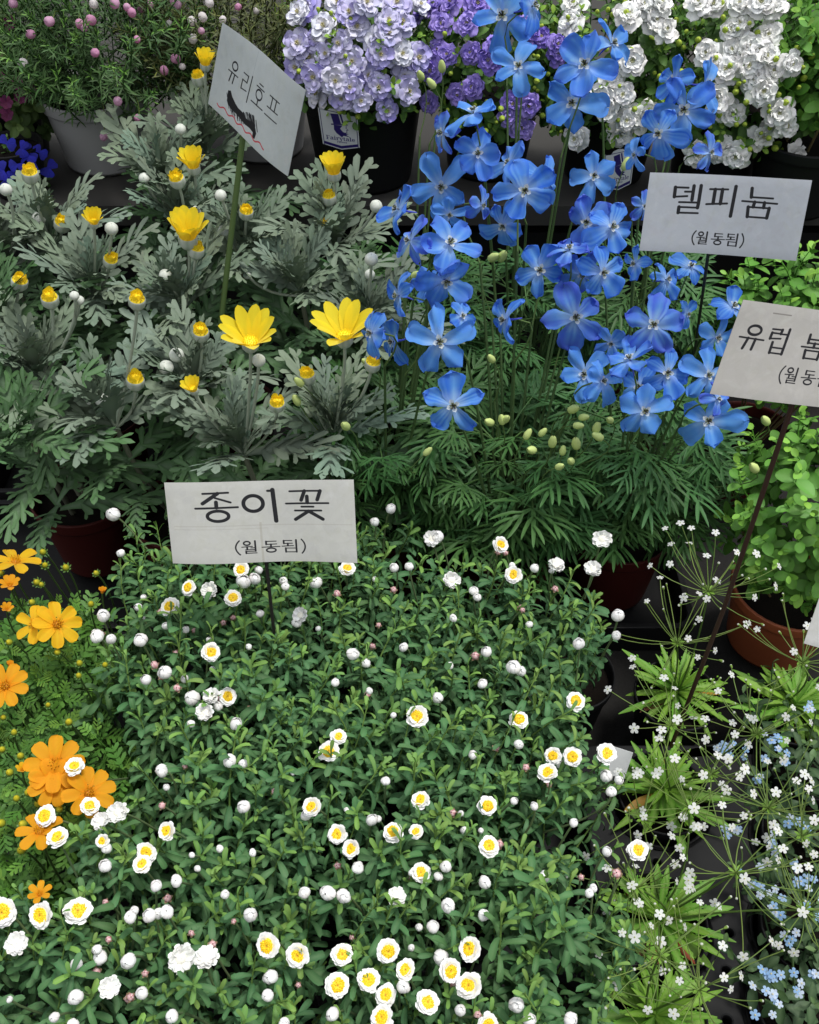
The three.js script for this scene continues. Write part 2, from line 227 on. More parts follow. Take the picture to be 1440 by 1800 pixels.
{
  const pts = [], xs = daisyPoly.map((p) => p[0]), zs = daisyPoly.map((p) => p[1]);
  const cell = 0.0195;
  for (let z = Math.min(...zs); z < Math.max(...zs); z += cell) for (let x = Math.min(...xs); x < Math.max(...xs); x += cell) {
    const px = x + rr(-0.5, 0.5) * cell, pz = z + rr(-0.5, 0.5) * cell;
    const bite = 0.018 * (Math.sin(px * 61 + pz * 17) + Math.sin(pz * 53 - px * 29 + 1)); if (pinp(px, pz, daisyPoly) ? edgeDist(px, pz, daisyPoly) > bite : edgeDist(px, pz, daisyPoly) < -bite * 0.9 && px > -0.2) if (wob(px * 1.7 + 3, pz * 1.7) > -0.72 || rnd() > 0.65) pts.push([px, pz]);
  }
  const roots = [];
  for (let z = -0.15; z > -0.8; z -= 0.125) for (let x = -0.5; x < 0.36; x += 0.125) { const q = x + (Math.round(z / 0.125) % 2 ? 0.06 : 0); if (pinp(q, z, daisyPoly) && edgeDist(q, z, daisyPoly) > 0.02) roots.push([q, z]); }
  const plants = roots.map(([x, z]) => { const t = thing('paper_daisy_plant', 'bushy paper daisy plant with round white flowers in the massed bed', 'paper daisy', V(x, 0, z), 'paper daisies massed in one bed'); pot(t, 0.05, 0.09, M_BLACK); return t; });
  const nearest = (x, z) => plants.reduce((b, p) => (Math.hypot(p.position.x - x, p.position.z - z) < Math.hypot(b.position.x - x, b.position.z - z) ? p : b));
  for (const [x, z] of pts) {
    const t = nearest(x, z), e = Math.min(1, edgeDist(x, z, daisyPoly) / 0.05), top = DAISY_Y + wob(x, z) * 0.02 - (1 - e) * 0.035 + rr(-0.016, 0.012);
    const out = V(x - t.position.x, 0, z - t.position.z), up = V(rr(-0.25, 0.6), 1, rr(-0.5, 0.3)).addScaledVector(out, 1.8).normalize(), s = rr(0.8, 1.2), o = V(x, top + (rnd() > 0.9 ? 0.014 : 0), z).addScaledVector(up, -0.095 * s);
    mesh('leafy_shoot', pick(daisyShoots), M_SOFT, t, local(t, frame(o, up, V(1, 0, 0), rnd() * TAU, s)));
  }
  const put = (px, py, d, geos, y, dia, isOpen) => {
    const p = onY(px, py, y), t = nearest(p.x, p.z), s = d / F * EYE.distanceTo(p) / dia;
    const n = V(rr(-0.45, 0.45), 1, rr(-0.1, 0.75)).normalize(), g = pick(geos);
    const stem = new Geo().tube(bez(lv(t, p), lv(t, p.clone().addScaledVector(n, -0.03)), lv(t, V(lerp(p.x, t.position.x, 0.35) + rr(-0.015, 0.015), y - 0.1, lerp(p.z, t.position.z, 0.35) + rr(-0.02, 0.01))), 5), 0.0009, 0.0011, 5, jit([0.13, 0.19, 0.08], 0.15)).build();
    const m = mesh('flower', isOpen ? g[0] : g, isOpen ? M_PAPERY : M_BUD, t, local(t, mul(frame(p, n, V(1, 0, 0), rnd() * TAU, s), new THREE.Matrix4().makeScale(rr(0.9, 1.08), isOpen ? 1 : rr(0.8, 1.15), rr(0.9, 1.08)))));
    if (isOpen) mesh('flower_disc', g[1], M_STEM, m);
    mesh('flower_stem', stem, M_STEM, t);
  };
  for (const [x, y, d] of open) put(x, y, d, DO, DAISY_Y + rr(0.024, 0.04), 0.0256, true);
  for (const [x, y, d] of closed) if (d >= 29) put(x, y, d, DH, DAISY_Y + rr(0.022, 0.036), 0.0215, false); else put(x, y, d, DB, DAISY_Y + rr(0.014, 0.034), 0.0155, false);
  for (let k = 0; k < 60; k++) { const [x, z] = pick(pts), p = V(x, DAISY_Y + 0.02, z).project(camera); put((p.x + 1) * 720, (1 - p.y) * 900, rr(10, 17), DB, DAISY_Y + rr(0.008, 0.028), 0.0155, false); }
  for (let k = 0; k < 60; k++) { const [x, z] = pick(pts), p = V(x, DAISY_Y + 0.012, z).project(camera); put((p.x + 1) * 720, (1 - p.y) * 900, rr(9, 14), DP, DAISY_Y + rr(0, 0.015), 0.0064, false); }
}

// ---------- silver-leaved yellow daisies ----------
const SILVER = [0.16, 0.215, 0.152], SAGE = [0.075, 0.165, 0.06];
function lobedLeaf(col, L = 0.085, Wd = 0.02) { // pinnately lobed leaf along +x
  const g = new Geo(), bend = rr(0.3, 0.9), c2 = mix(col, [0.4, 0.46, 0.4], 0.2), a0 = 0.35;
  const axis = (t) => { let x = 0, y = 0; for (let k = 0; k < 10; k++) { const a = a0 - bend * (k + 0.5) / 10 * t; x += Math.cos(a) * L * t / 10; y += Math.sin(a) * L * t / 10; } return [x, y, a0 - bend * t]; };
  g.sheet(I4, { L: L * 0.97, w: (t) => Wd * (0.08 + 0.28 * Math.sin(Math.PI * Math.pow(t, 1.5))) + 0.0008, a0, bend, cup: 0.2, nx: 3, ny: 8, col: (t, u) => (u === 0 ? c2 : col) });
  const n = 5;
  for (let k = 0; k < n; k++) for (const s of [-1, 1]) {
    const t = 0.26 + 0.66 * k / (n - 1) + rr(-0.02, 0.02), [x, y, a] = axis(t), ll = Wd * (0.62 + 0.62 * Math.sin(Math.PI * (0.25 + 0.55 * k / n))) * rr(0.85, 1.15), out = s * (R(54) - k * R(7));
    const M = mul(T(x, y + 0.0003 * (k + 1), 0), RZ(a), RY(-out), RX(s * 0.12)), cl = jit(col, 0.06);
    g.sheet(M, { L: ll, w: profOb(0.0047 * rr(0.9, 1.15)), a0: rr(0, 0.25), bend: rr(0.1, 0.5), cup: 0.2, nx: 3, ny: 4, col: (tt, u) => (u === 0 ? mix(cl, c2, 0.5) : cl), side: -s * 0.25 });
    for (const q of [-1, 1]) if (rnd() > 0.2) g.sheet(mul(M, T(ll * (q === s ? 0.4 : 0.55), 0.0006, 0), RY(q * 0.55)), { L: ll * 0.45, w: profOb(0.003), a0: 0.12, bend: 0.3, nx: 3, ny: 3, col: cl });
  }
  return g.build();
}
const silverLeaves = Array.from({ length: 8 }, () => lobedLeaf(jit(SILVER, 0.16), 0.085, 0.023)), sageLeaves = Array.from({ length: 5 }, () => lobedLeaf(jit(SAGE, 0.16), 0.1, 0.026));
const EY = [0.93, 0.76, 0.03], EY2 = [0.92, 0.68, 0.02], FELT = [0.56, 0.6, 0.53];
const cupGeo = (() => { const g = new Geo(); g.lathe(I4, [[0.0015, 0], [0.006, 0.001], [0.0084, 0.005], [0.0086, 0.011], [0.0078, 0.0125]], 18, (t, a) => mix(FELT, [0.26, 0.34, 0.22], Math.pow(Math.max(0, Math.sin(a * 6.5)), 2) * 0.7)); return g.build(); })();
const budGeo = (() => { const g = new Geo(); g.lathe(I4, [[0.0015, 0], [0.006, 0.0012], [0.0082, 0.0052], [0.0078, 0.0098], [0.005, 0.0132], [0.0005, 0.0145]], 16, (t, a) => mix(FELT, [0.7, 0.72, 0.66], 0.5 + 0.5 * Math.sin(a * 4 + t * 5)), (a, j) => 1 + 0.04 * Math.sin(a * 8)); return g.build(); })();
const rayGeo = (L, w, a0, bend) => new Geo().sheet(I4, { L, w: (t) => w * (0.45 + 0.55 * Math.sin(Math.PI * Math.min(1, t * 0.85))) * Math.sqrt(Math.max(0, 1 - Math.pow(t, 7))) + 0.0002, a0, bend, cup: 0.25, nx: 5, ny: 7, col: (t, u) => mix(EY, EY2, clamp(0.4 - t, 0, 1) + (Math.abs(u) === 0.5 ? 0.1 : 0)) }).build();
const raysOpen = [0, 1, 2].map((k) => rayGeo(0.033, 0.0068, rr(0.85, 1.05), rr(0.2, 0.5))), raysHalf = [0, 1, 2].map(() => rayGeo(0.024, 0.006, rr(1.15, 1.4), rr(-0.2, 0.35))), raysBud = [0, 1, 2].map(() => rayGeo(rr(0.007, 0.0105), 0.0036, rr(1.6, 2.0), 0.25));
const discGeo = (() => { const g = new Geo(); g.lathe(I4, [[0.008, 0.008], [0.0076, 0.0125], [0.0045, 0.014], [0.0003, 0.0143]], 14, EY2); for (let k = 0; k < 30; k++) { const r = 0.007 * Math.sqrt(k / 30), a = k * 2.4; g.lathe(T(Math.cos(a) * r, 0.0125, Math.sin(a) * r), [[0.0007, 0], [0.0008, 0.002], [0.0002, 0.003]], 4, jit(EY, 0.08)); } return g.build(); })();
{
  // each: pot place, label, rosettes as photograph pixels
  const rosY = (py) => 0.285 + (750 - py) / 450 * 0.115;
  const list = [
    ['beside the dark pot gap behind the orange flowers', [[75, 665], [55, 775, 1], [10, 585, 1]]],
    ['with a white bud bent down on a hooked stalk', [[205, 752], [342, 690]]],
    ['carrying the widest open yellow flower cups above the low sign', [[430, 800], [585, 775]]],
    ['under the shelf edge beside the blue lobelia', [[95, 440], [165, 520], [15, 470]]],
    ['pierced by the green stick of the tilted sign', [[325, 545], [320, 405], [425, 450]]],
    ['between the lavender bellflowers and the delphiniums', [[590, 440], [640, 575], [530, 520]]],
    ['directly behind the tilted sign, touching the grey pot', [[365, 275], [300, 330]]],
  ];
  const ros = [];
  for (const [lab, rs] of list) {
    const cs = rs.map(([x, y]) => onY(x, y, rosY(y))), base = cs.reduce((a, b) => a.add(b), V(0, 0, 0)).multiplyScalar(1 / cs.length); base.y = 0; base.z -= 0.01;
    if (lab.includes('dark pot gap')) base.x += 0.02;
    const t = thing('silver_leaf_daisy', 'silver leaved yellow daisy plant ' + lab, 'yellow daisy', base, 'silver leaved yellow daisies');
    pot(t, 0.068, 0.12, M_DARKRED);
    cs.forEach((c, k) => {
      const green = rs[k][2], out = V(c.x - base.x, 0, c.z - base.z).multiplyScalar(2), up = V(rr(-0.15, 0.15), 1, rr(0, 0.3)).add(out).normalize(), n = 14;
      ros.push({ t, c, up, px: rs[k][0], py: rs[k][1] });
      mesh('stem', new Geo().tube(bez(V(rr(-0.02, 0.02), 0.09, rr(-0.02, 0.02)), lv(t, V(lerp(base.x, c.x, 0.7), c.y * 0.5, lerp(base.z, c.z, 0.6))), lv(t, c), 6), 0.0042, 0.003, 7, [0.16, 0.17, 0.12]).build(), M_SOFT, t);
      const whorl = (o, n, s0, e0, e1, leaves, up) => { for (let q = 0; q < n; q++) { const s = q / n, az = q * 2.39996 + rr(-0.3, 0.3), e = R(lerp(e0, e1, s) + rr(-10, 10)); mesh('leaf', pick(leaves), M_SOFT, t, local(t, mul(frame(o.clone().addScaledVector(up, s * 0.016), up, V(1, 0, 0), az), RZ(e), RX(rr(-0.3, 0.3)), new THREE.Matrix4().makeScale(...[1, 1, 1].map(() => s0 * lerp(1.1, 0.55, s) * rr(0.85, 1.15)))))); } };
      whorl(c, n, 1.08, 18, 80, green ? sageLeaves : silverLeaves, up);
      for (const [dy, m] of [[0.06, 5], [0.12, 4]]) if (c.y - dy > 0.12) whorl(V(lerp(c.x, base.x, dy), c.y - dy, lerp(c.z, base.z, dy)), m, 1.1, 5, 25, dy > 0.05 || green ? sageLeaves : silverLeaves, V(0, 1, 0.15).normalize());
    });
  }
  const cost = (r, px, py) => Math.hypot((r.px - px) * 1.3, r.py - py - 90) + (r.py < py + 25 ? 200 : 0), near = (px, py) => ros.reduce((b, r) => (cost(r, px, py) < cost(b, px, py) ? r : b));
  const flower = (px, py, d, kind) => {
    const r = near(px, py), p = onZ(px, py, clamp(r.c.z + rr(0, 0.035), -1.4, -0.4)), t = r.t, sc = EYE.distanceTo(p) / F * d;
    if (p.y < r.c.y - 0.01) p.copy(onY(px, py, r.c.y + 0.012));
    const n = p.clone().sub(r.c).normalize().multiplyScalar(0.7).add(V(rr(-0.2, 0.2), 0.7, rr(0, 0.25))).normalize(), s = sc / (kind === 'open' ? 0.05 : kind === 'half' ? 0.031 : 0.0168);
    const base = p.clone().addScaledVector(n, -0.012 * s);
    const m = mesh('flower', kind === 'bud' ? budGeo : cupGeo, M_SOFT, t, local(t, frame(base, n, V(1, 0, 0), rnd() * TAU, s)));
    if (kind !== 'bud') {
      mesh('flower_disc', discGeo, M_STEM, m);
      const set = kind === 'open' ? raysOpen : kind === 'half' ? raysHalf : raysBud, cnt = kind === 'tip' ? 9 : 11;
      for (let k = 0; k < cnt; k++) mesh('petal', pick(set), M_PETAL, m, mul(RY(k / cnt * TAU + rr(-0.12, 0.12)), T(0.0062, 0.0105, 0), RZ(rr(-0.15, 0.15))));
    }
    mesh('flower_stem', new Geo().tube(bez(lv(t, r.c), lv(t, base.clone().addScaledVector(n, -0.04)), lv(t, base), 6), 0.0017, 0.0019, 6, [0.38, 0.43, 0.34]).build(), M_SOFT, t);
  };
  for (const [x, y, d] of [[440, 600, 88], [605, 590, 92]]) flower(x, y, d, 'open');
  for (const [x, y, d] of [[330, 415, 58], [340, 292, 40], [587, 303, 42], [165, 390, 30], [361, 112, 30], [340, 684, 30]]) flower(x, y, d, 'half');
  for (const [x, y, d] of [[348, 134, 22], [52, 302, 26], [310, 312, 26], [110, 390, 26], [195, 455, 24], [433, 370, 24], [578, 344, 24], [574, 392, 22], [346, 436, 26], [35, 492, 26], [87, 522, 28], [241, 525, 28], [353, 582, 28], [238, 666, 30], [540, 657, 28], [487, 707, 28], [656, 636, 28]]) flower(x, y, d, 'tip');
  for (const [x, y, d] of [[8, 328, 20], [66, 378, 22], [60, 412, 20], [196, 396, 22], [251, 308, 18], [343, 368, 22], [386, 338, 20], [390, 402, 20], [317, 222, 18], [288, 479, 22], [653, 450, 24], [650, 478, 18], [664, 357, 22], [432, 481, 14], [308, 618, 26], [290, 640, 26], [155, 698, 20], [176, 697, 24], [455, 628, 24], [130, 516, 16], [140, 524, 16]]) flower(x, y, d, 'bud');
}

// ---------- delphiniums ----------
const D_GREEN = [0.048, 0.125, 0.034];
function palmate() {
  const g = new Geo(), col = jit(D_GREEN, 0.2), n = 5;
  g.tube([V(-0.055, -0.012, 0), V(-0.025, -0.002, 0), V(0, 0, 0)], 0.0011, 0.0009, 4, mix(col, [0.12, 0.2, 0.06], 0.4));
  for (let k = 0; k < n; k++) {
    const a = R((k - 2) * 47 + rr(-8, 8)), L = 0.05 * (1 - 0.11 * Math.abs(k - 2)) * rr(0.85, 1.1), a0 = rr(0, 0.35), bd = rr(0.4, 1.1), M = mul(RY(-a), RX(rr(-0.3, 0.3)));
    g.sheet(M, { L, w: profLine(0.0019), a0, bend: bd, cup: 0.35, nx: 3, ny: 6, col });
    for (const s of [-1, 1]) for (const f of [0.28, 0.55]) if (rnd() > 0.15) {
      const x = L * f * Math.cos(a0 - bd * f * 0.5), y = L * f * Math.sin(a0 - bd * f * 0.5);
      g.sheet(mul(M, T(x, y + 0.0003, 0), RY(-s * rr(0.45, 0.75)), RZ(a0 - bd * f)), { L: L * (1 - f) * rr(0.75, 1.05), w: profLine(0.0016), a0: 0.05, bend: bd * 0.5, cup: 0.35, nx: 3, ny: 4, col: jit(col, 0.06), side: -s * 0.2 });
    }
  }
  return g.build();
}
const palmLeaves = Array.from({ length: 10 }, palmate);
const BLUE = [0.03, 0.18, 0.78], AZURE = [0.14, 0.42, 0.92], VIOLET = [0.1, 0.13, 0.7], PALE = [0.45, 0.64, 0.93];
function delphPetal(L, Wd, pal, tint) {
  const st = Array.from({ length: 11 }, () => rnd()), nt = rr(-0.16, 0.2), e1 = rnd() * 6, e2 = rnd() * 6;
  return new Geo().sheet(I4, { L, w: (t) => Wd * (0.14 + 0.98 * Math.pow(t, 0.8)) * Math.pow(Math.max(0, 1 - Math.pow(t, 5)), 0.55) * (1 + 0.07 * Math.sin(t * 11 + e1) + 0.04 * Math.sin(t * 23 + e2)) + 0.0003, a0: rr(0.1, 0.55), bend: rr(0.0, 1.0), cup: rr(-0.25, 0.45), ruf: rr(0.0022, 0.0048), nx: 11, ny: 10, tip: nt, side: rr(-0.12, 0.12), col: (t, u) => { const k = Math.round((u + 1) * 5), v = st[k] * 1.1 - 0.1 + (Math.abs(u) < 0.25 ? 0.2 : 0); let c = mix(pal, AZURE, clamp(v, 0, 1)); c = mix(c, VIOLET, clamp((tint + st[k] * 0.4) * t * t * 0.8, 0, 0.7)); return mix(c, PALE, clamp(0.8 - t * 1.9 + st[k] * 0.25, 0, 1)); } }).build();
}
const dSets = [[BLUE, 0.1], [mix(BLUE, AZURE, 0.5), 0], [mix(BLUE, VIOLET, 0.4), 0.7], [mix(BLUE, AZURE, 0.25), 0.35]].map(([p, k]) => Array.from({ length: 5 }, () => delphPetal(0.0345, 0.0146 * rr(0.82, 1.15), p, k)));
const delphEye = (() => { const g = new Geo(); for (let k = 0; k < 4; k++) g.sheet(mul(T(0, 0.002, 0), RY(k * 1.57 + 0.4)), { L: 0.009, w: profOb(0.0032), a0: 0.95, bend: 0.5, cup: 0.4, nx: 3, ny: 3, col: mix([0.8, 0.82, 0.78], AZURE, k * 0.06) }); for (let k = 0; k < 9; k++) g.tube([V(0, 0.001, 0), V(Math.cos(k * 2.4) * 0.002, 0.006, Math.sin(k * 2.4) * 0.002), V(Math.cos(k * 2.4) * 0.0032, 0.0085, Math.sin(k * 2.4) * 0.0032)], 0.0004, 0.0009, 4, k % 3 ? [0.3, 0.33, 0.2] : [0.08, 0.07, 0.06]); g.tube([V(0, 0, 0), V(0.001, -0.012, 0), V(0.004, -0.022, 0.001)], 0.0018, 0.0007, 6, VIOLET); return g.build(); })();
const dBud = [0, 1].map(() => { const g = new Geo(); g.lathe(I4, [[0.0012, 0], [0.0046, 0.003], [0.0054, 0.009], [0.0036, 0.0165], [0.0006, 0.02]], 10, (t, a) => mix([0.42, 0.58, 0.12], [0.7, 0.76, 0.36], 0.5 + 0.5 * Math.sin(a * 5)), (a) => 1 + 0.07 * Math.sin(a * 5)); return g.build(); });
const delphs = [];
{
  const spots = [[-0.03, -0.88, 'with the lowest single blue flower over the paper daisies'], [0.125, -0.84, 'with a spray of pale green buds above its cut leaves'], [0.27, -0.86, 'beside the round leaved herb, blue flowers over its pot'], [0.0, -1.1, 'beside the silver foliage with arching blue sprays'], [0.15, -1.06, 'in the middle of the blue mass, standing before the purple bellflowers'], [0.3, -1.08, 'rising behind the staked sign among white bellflowers']];
  for (const [x, z, lab] of spots) {
    const t = thing('delphinium_plant', 'blue delphinium plant ' + lab, 'delphinium', V(x, 0, z), 'blue delphiniums'); delphs.push(t);
    pot(t, 0.065, 0.115, M_DARKRED);
    t.userData.tops = [];
    for (let k = 0; k < 74; k++) {
      const a = k > 62 ? rr(0.6, 2.5) : rnd() * TAU, rad = Math.sqrt(rnd()) * 0.085, y = 0.13 + (z < -1 ? 0.24 : 0.19) * Math.pow(k > 62 ? rnd() * 0.35 : rnd(), 0.75) * (1 - rad * 1.5), o = V(x + Math.cos(a) * rad * 1.15, y, z + Math.sin(a) * rad), dir = V(Math.cos(a), rr(0.05, 0.5), Math.sin(a) + 0.25).normalize(), up = V(rr(-0.4, 0.4), 1, rr(-0.1, 0.7));
      mesh('leaf', pick(palmLeaves), M_LEAF, t, local(t, frame(o, up.addScaledVector(dir, -up.dot(dir)), dir, rr(-0.3, 0.3), rr(0.85, 1.35))));
    }
  }
  const fy = (py) => 0.40 + (740 - py) / 640 * 0.2;
  const list = [[884, 28, 112, -8, 15], [934, 12, 95, 45, 20], [912, 118, 88, 0, 10], [1028, 115, 108, 0, 8], [1074, 78, 85, 45, 30], [1007, 180, 108, 0, 5], [833, 200, 92, -10, 58], [779, 233, 82, -42, 10], [841, 271, 90, 0, 5], [776, 327, 108, -5, 0], [921, 335, 110, 5, -5], [955, 314, 92, 35, 20], [897, 288, 78, -45, 35], [1043, 310, 84, 8, 8], [1033, 390, 100, -10, -5], [1075, 400, 96, 15, 12], [846, 360, 64, 40, -10], [790, 375, 66, 0, -20], [790, 430, 112, 10, 35], [782, 492, 112, 20, -30], [752, 500, 70, -20, -10], [702, 520, 92, -52, 5], [702, 368, 98, -58, 25], [722, 422, 84, -48, 10], [655, 586, 92, -35, 5], [694, 600, 92, -62, -10], [812, 556, 66, 15, 10], [773, 601, 124, 0, 3], [796, 712, 118, 0, 0], [890, 562, 96, -48, 8], [950, 475, 102, -5, 5], [1002, 440, 80, 0, 52], [1058, 478, 98, 25, 0], [1011, 559, 118, 5, 5], [1029, 658, 98, -5, 8], [1057, 670, 84, 28, 10], [885, 396, 86, -10, -15], [1020, 480, 86, 30, -30], [1074, 602, 66, 0, -35], [1148, 571, 108, 5, 5], [1170, 492, 74, 50, 10], [1214, 470, 70, 10, 30], [1118, 464, 66, -50, 20], [1206, 552, 58, 40, 0], [1287, 540, 84, 25, 35], [1258, 594, 78, 35, 0], [1108, 634, 92, -15, 55], [1172, 656, 98, 10, 10], [1244, 660, 90, 12, 0], [1126, 680, 88, -18, 10], [1132, 722, 100, 8, -5], [1245, 740, 112, 0, 2], [1260, 702, 62, 30, 15], [1204, 192, 106, 0, 0], [1160, 234, 92, -12, 5], [1186, 142, 80, -48, 25], [1238, 148, 86, 45, 12], [1246, 268, 66, 40, 5], [1119, 272, 56, -60, 0], [1132, 362, 56, 20, 0]];
  const near = (p) => delphs.reduce((b, t) => (Math.hypot(t.position.x - p.x, (t.position.z - p.z) * 0.7) < Math.hypot(b.position.x - p.x, (b.position.z - p.z) * 0.7) ? t : b));
  const stemTo = (t, p, n, r) => { // pedicel to the raceme, raceme to the soil
    const foot = V(t.position.x + (p.x - t.position.x) * 0.3, 0.16, t.position.z + (p.z - t.position.z) * 0.25), join = V(lerp(foot.x, p.x, 0.75), Math.max(0.22, p.y - 0.07), lerp(foot.z, p.z, 0.7) - 0.02);
    const g = new Geo().tube(bez(lv(t, foot), lv(t, V(lerp(foot.x, join.x, 0.4), (foot.y + join.y) / 2 + 0.01, lerp(foot.z, join.z, 0.4))), lv(t, join), 4), 0.002, 0.0014, 5, [0.075, 0.13, 0.045]);
    g.tube(bez(lv(t, join), lv(t, p.clone().addScaledVector(n, -0.035)), lv(t, p), 4), r, r * 0.8, 5, [0.12, 0.19, 0.06]); mesh('flower_stem', g.build(), M_LEAF, t);
  };
  for (const [px, py, d, yaw, tilt] of list) {
    const p = onY(px, py, fy(py) + rr(-0.03, 0.03)), n = facing(px, py, yaw * 1.1 + rr(-8, 8), tilt + rr(-10, 10)), t = near(p), s = d / F * EYE.distanceTo(p) / 0.0705;
    const m = mesh('flower', delphEye, M_PETAL, t, local(t, frame(p, n, V(rr(-1, 1), rr(-1, 1), 0.1), 0, s))), o = rnd() * TAU, dPetals = pick(dSets);
    for (let k = 0; k < 5; k++) mesh('petal', pick(dPetals), M_PETAL, m, mul(RY(o + k * TAU / 5 + rr(-0.12, 0.12)), T(0.001, (k % 2) * 0.0008, 0), RX(rr(-0.3, 0.3)), RZ(rr(-0.3, 0.25)), new THREE.Matrix4().makeScale(rr(0.86, 1.08), 1, rr(0.82, 1.12))));
    stemTo(t, p.clone().addScaledVector(n, -0.02 * s), n, 0.0011);
  }
  for (const [px, py] of [[1000, 722], [1008, 748], [1018, 734], [922, 772], [948, 766], [940, 792], [970, 785], [868, 636], [612, 752], [533, 678], [527, 712], [866, 744], [884, 746], [1046, 760], [1075, 740], [1060, 772], [1330, 828], [1350, 745], [860, 456], [878, 458], [725, 487], [1095, 300], [743, 140], [778, 128], [765, 155], [650, 640], [988, 800], [1014, 788], [978, 822], [1006, 812], [1130, 745], [745, 800], [884, 740]]) {
    const y = lerp(0.33, 0.55, clamp((800 - py) / 650, 0, 1)), p = onY(px, py, y), t = near(p), n = V(rr(-0.8, 0.8), rr(0.3, 1), rr(-0.2, 0.9)).normalize();
    mesh('flower_bud', pick(dBud), M_BELL, t, local(t, frame(p, n, V(1, 0, 0), rnd() * 6, rr(0.65, 0.95)))); stemTo(t, p, n, 0.0008);
  }
  for (const t of delphs) delete t.userData.tops;
}

// ---------- bellflowers on the shelf ----------
const onSphere = (px, py, C, r) => { const d = ray(px, py), oc = EYE.clone().sub(C), b = oc.dot(d), h = b * b - oc.lengthSq() + r * r; return EYE.clone().addScaledVector(d, h > 0 ? -b - Math.sqrt(h) : -b); };
function bellGeo(outer, inner, eye, wavy = 0.0012, kind = 0) {
  const g = new Geo();
  for (const [n, L, a0, w, y] of kind ? [[5, 0.021, 0.5, 0.0115, 0], [5, 0.0185, 0.7, 0.0095, 0.002], [4, 0.0125, 1.0, 0.006, 0.003]] : [[6, 0.0205, 0.45, 0.0105, 0], [6, 0.0175, 0.8, 0.0085, 0.002], [6, 0.0135, 1.1, 0.0065, 0.003], [4, 0.009, 1.3, 0.0045, 0.004]]) {
    const o = rnd() * TAU;
    for (let k = 0; k < n; k++) { const c = jit(mix(outer, inner, rnd() * 0.5), 0.05); g.sheet(mul(T(0, y, 0), RY(o + k / n * TAU + rr(-0.15, 0.15))), { L: L * rr(0.9, 1.08), w: (t) => w * (0.3 + 0.7 * t) * Math.pow(Math.max(0, 1 - Math.pow(t, 5)), 0.5) + 0.0003, a0: a0 + rr(-0.15, 0.15), bend: rr(0.3, 1.0), cup: rr(-0.1, 0.35), ruf: wavy, tip: rr(0.02, 0.16), nx: 5, ny: 6, col: (t, u) => mix(inner, c, clamp(t * 1.6, 0, 1)) }); }
  }
  for (let k = 0; k < 5; k++) g.tube([V(0, 0.003, 0), V(Math.cos(k * 1.26) * 0.002, 0.010, Math.sin(k * 1.26) * 0.002)], 0.0007, 0.001, 4, eye);
  return g.build();
}
const LAV = [0.36, 0.31, 0.76], LAVW = [0.74, 0.74, 0.84], PUR = [0.27, 0.19, 0.66], PURL = [0.45, 0.36, 0.8], WH = [0.9, 0.9, 0.89], EYEY = [0.6, 0.55, 0.3];
const paleBells = [0, 0.15, 0.3, 0.5, 0.65, 0.8, 0.95].map((k) => bellGeo(mix(LAVW, LAV, k), mix(LAVW, WH, 0.6), EYEY, 0.0022, 1)), purpleBells = [0, 0.3, 0.6].map((k) => bellGeo(mix(PUR, PURL, k), PURL, EYEY, 0.0024)), whiteBells = [0, 1, 2, 3].map(() => bellGeo(WH, [0.88, 0.89, 0.85], [0.65, 0.66, 0.4], 0.0024));
const bellBud = (() => { const g = new Geo(); g.lathe(I4, [[0.001, 0], [0.0042, 0.002], [0.0052, 0.006], [0.0036, 0.0105], [0.0006, 0.0125]], 10, (t, a) => mix([0.2, 0.36, 0.025], [0.45, 0.56, 0.08], t), (a) => 1 + 0.08 * Math.sin(a * 5)); for (let k = 0; k < 5; k++) g.sheet(mul(T(0, 0.001, 0), RY(k * 1.257)), { L: 0.008, w: profLance(0.0014), a0: 0.9, bend: -0.3, col: [0.12, 0.25, 0.03] }); return g.build(); })();
const bellShoots = Array.from({ length: 8 }, () => shootGeo({ len: 0.075, n: 15, L: 0.018, w: 0.0052, c0: [0.07, 0.17, 0.026], c1: [0.2, 0.36, 0.04], elev: [0, 65], droop: 0.8, prof: profLance, start: 0.15, tipN: 0.35 }));
function domePlant(t, C, r, shoots, n, mat, rand = 0.02, low = -0.35, squash = 1, scale = [0.8, 1.25]) { // shoots growing out of a dome
  const yb = t.position.y;
  for (let k = 0; k < n; k++) {
    const y = 1 - (1 - low) * (k + 0.5) / n, a = k * 2.39996 + rr(-0.4, 0.4), q = Math.sqrt(Math.max(0, 1 - y * y)), d = V(Math.cos(a) * q, y, Math.sin(a) * q);
    if (d.z < -0.6) continue;
    const s = rr(...scale), up = d.clone().add(V(rr(-0.4, 0.4), 0.6 + rr(-0.2, 0.3), rr(-0.3, 0.4))).normalize(), o = C.clone().add(V(d.x * r, d.y * r * squash, d.z * r)).addScaledVector(up, -0.07 * s + rr(-rand, rand));
    mesh('leafy_shoot', pick(shoots), mat, t, local(t, frame(o, up, V(1, 0, 0), rnd() * TAU, s)));
  }
}
const SHELF = 0.341;
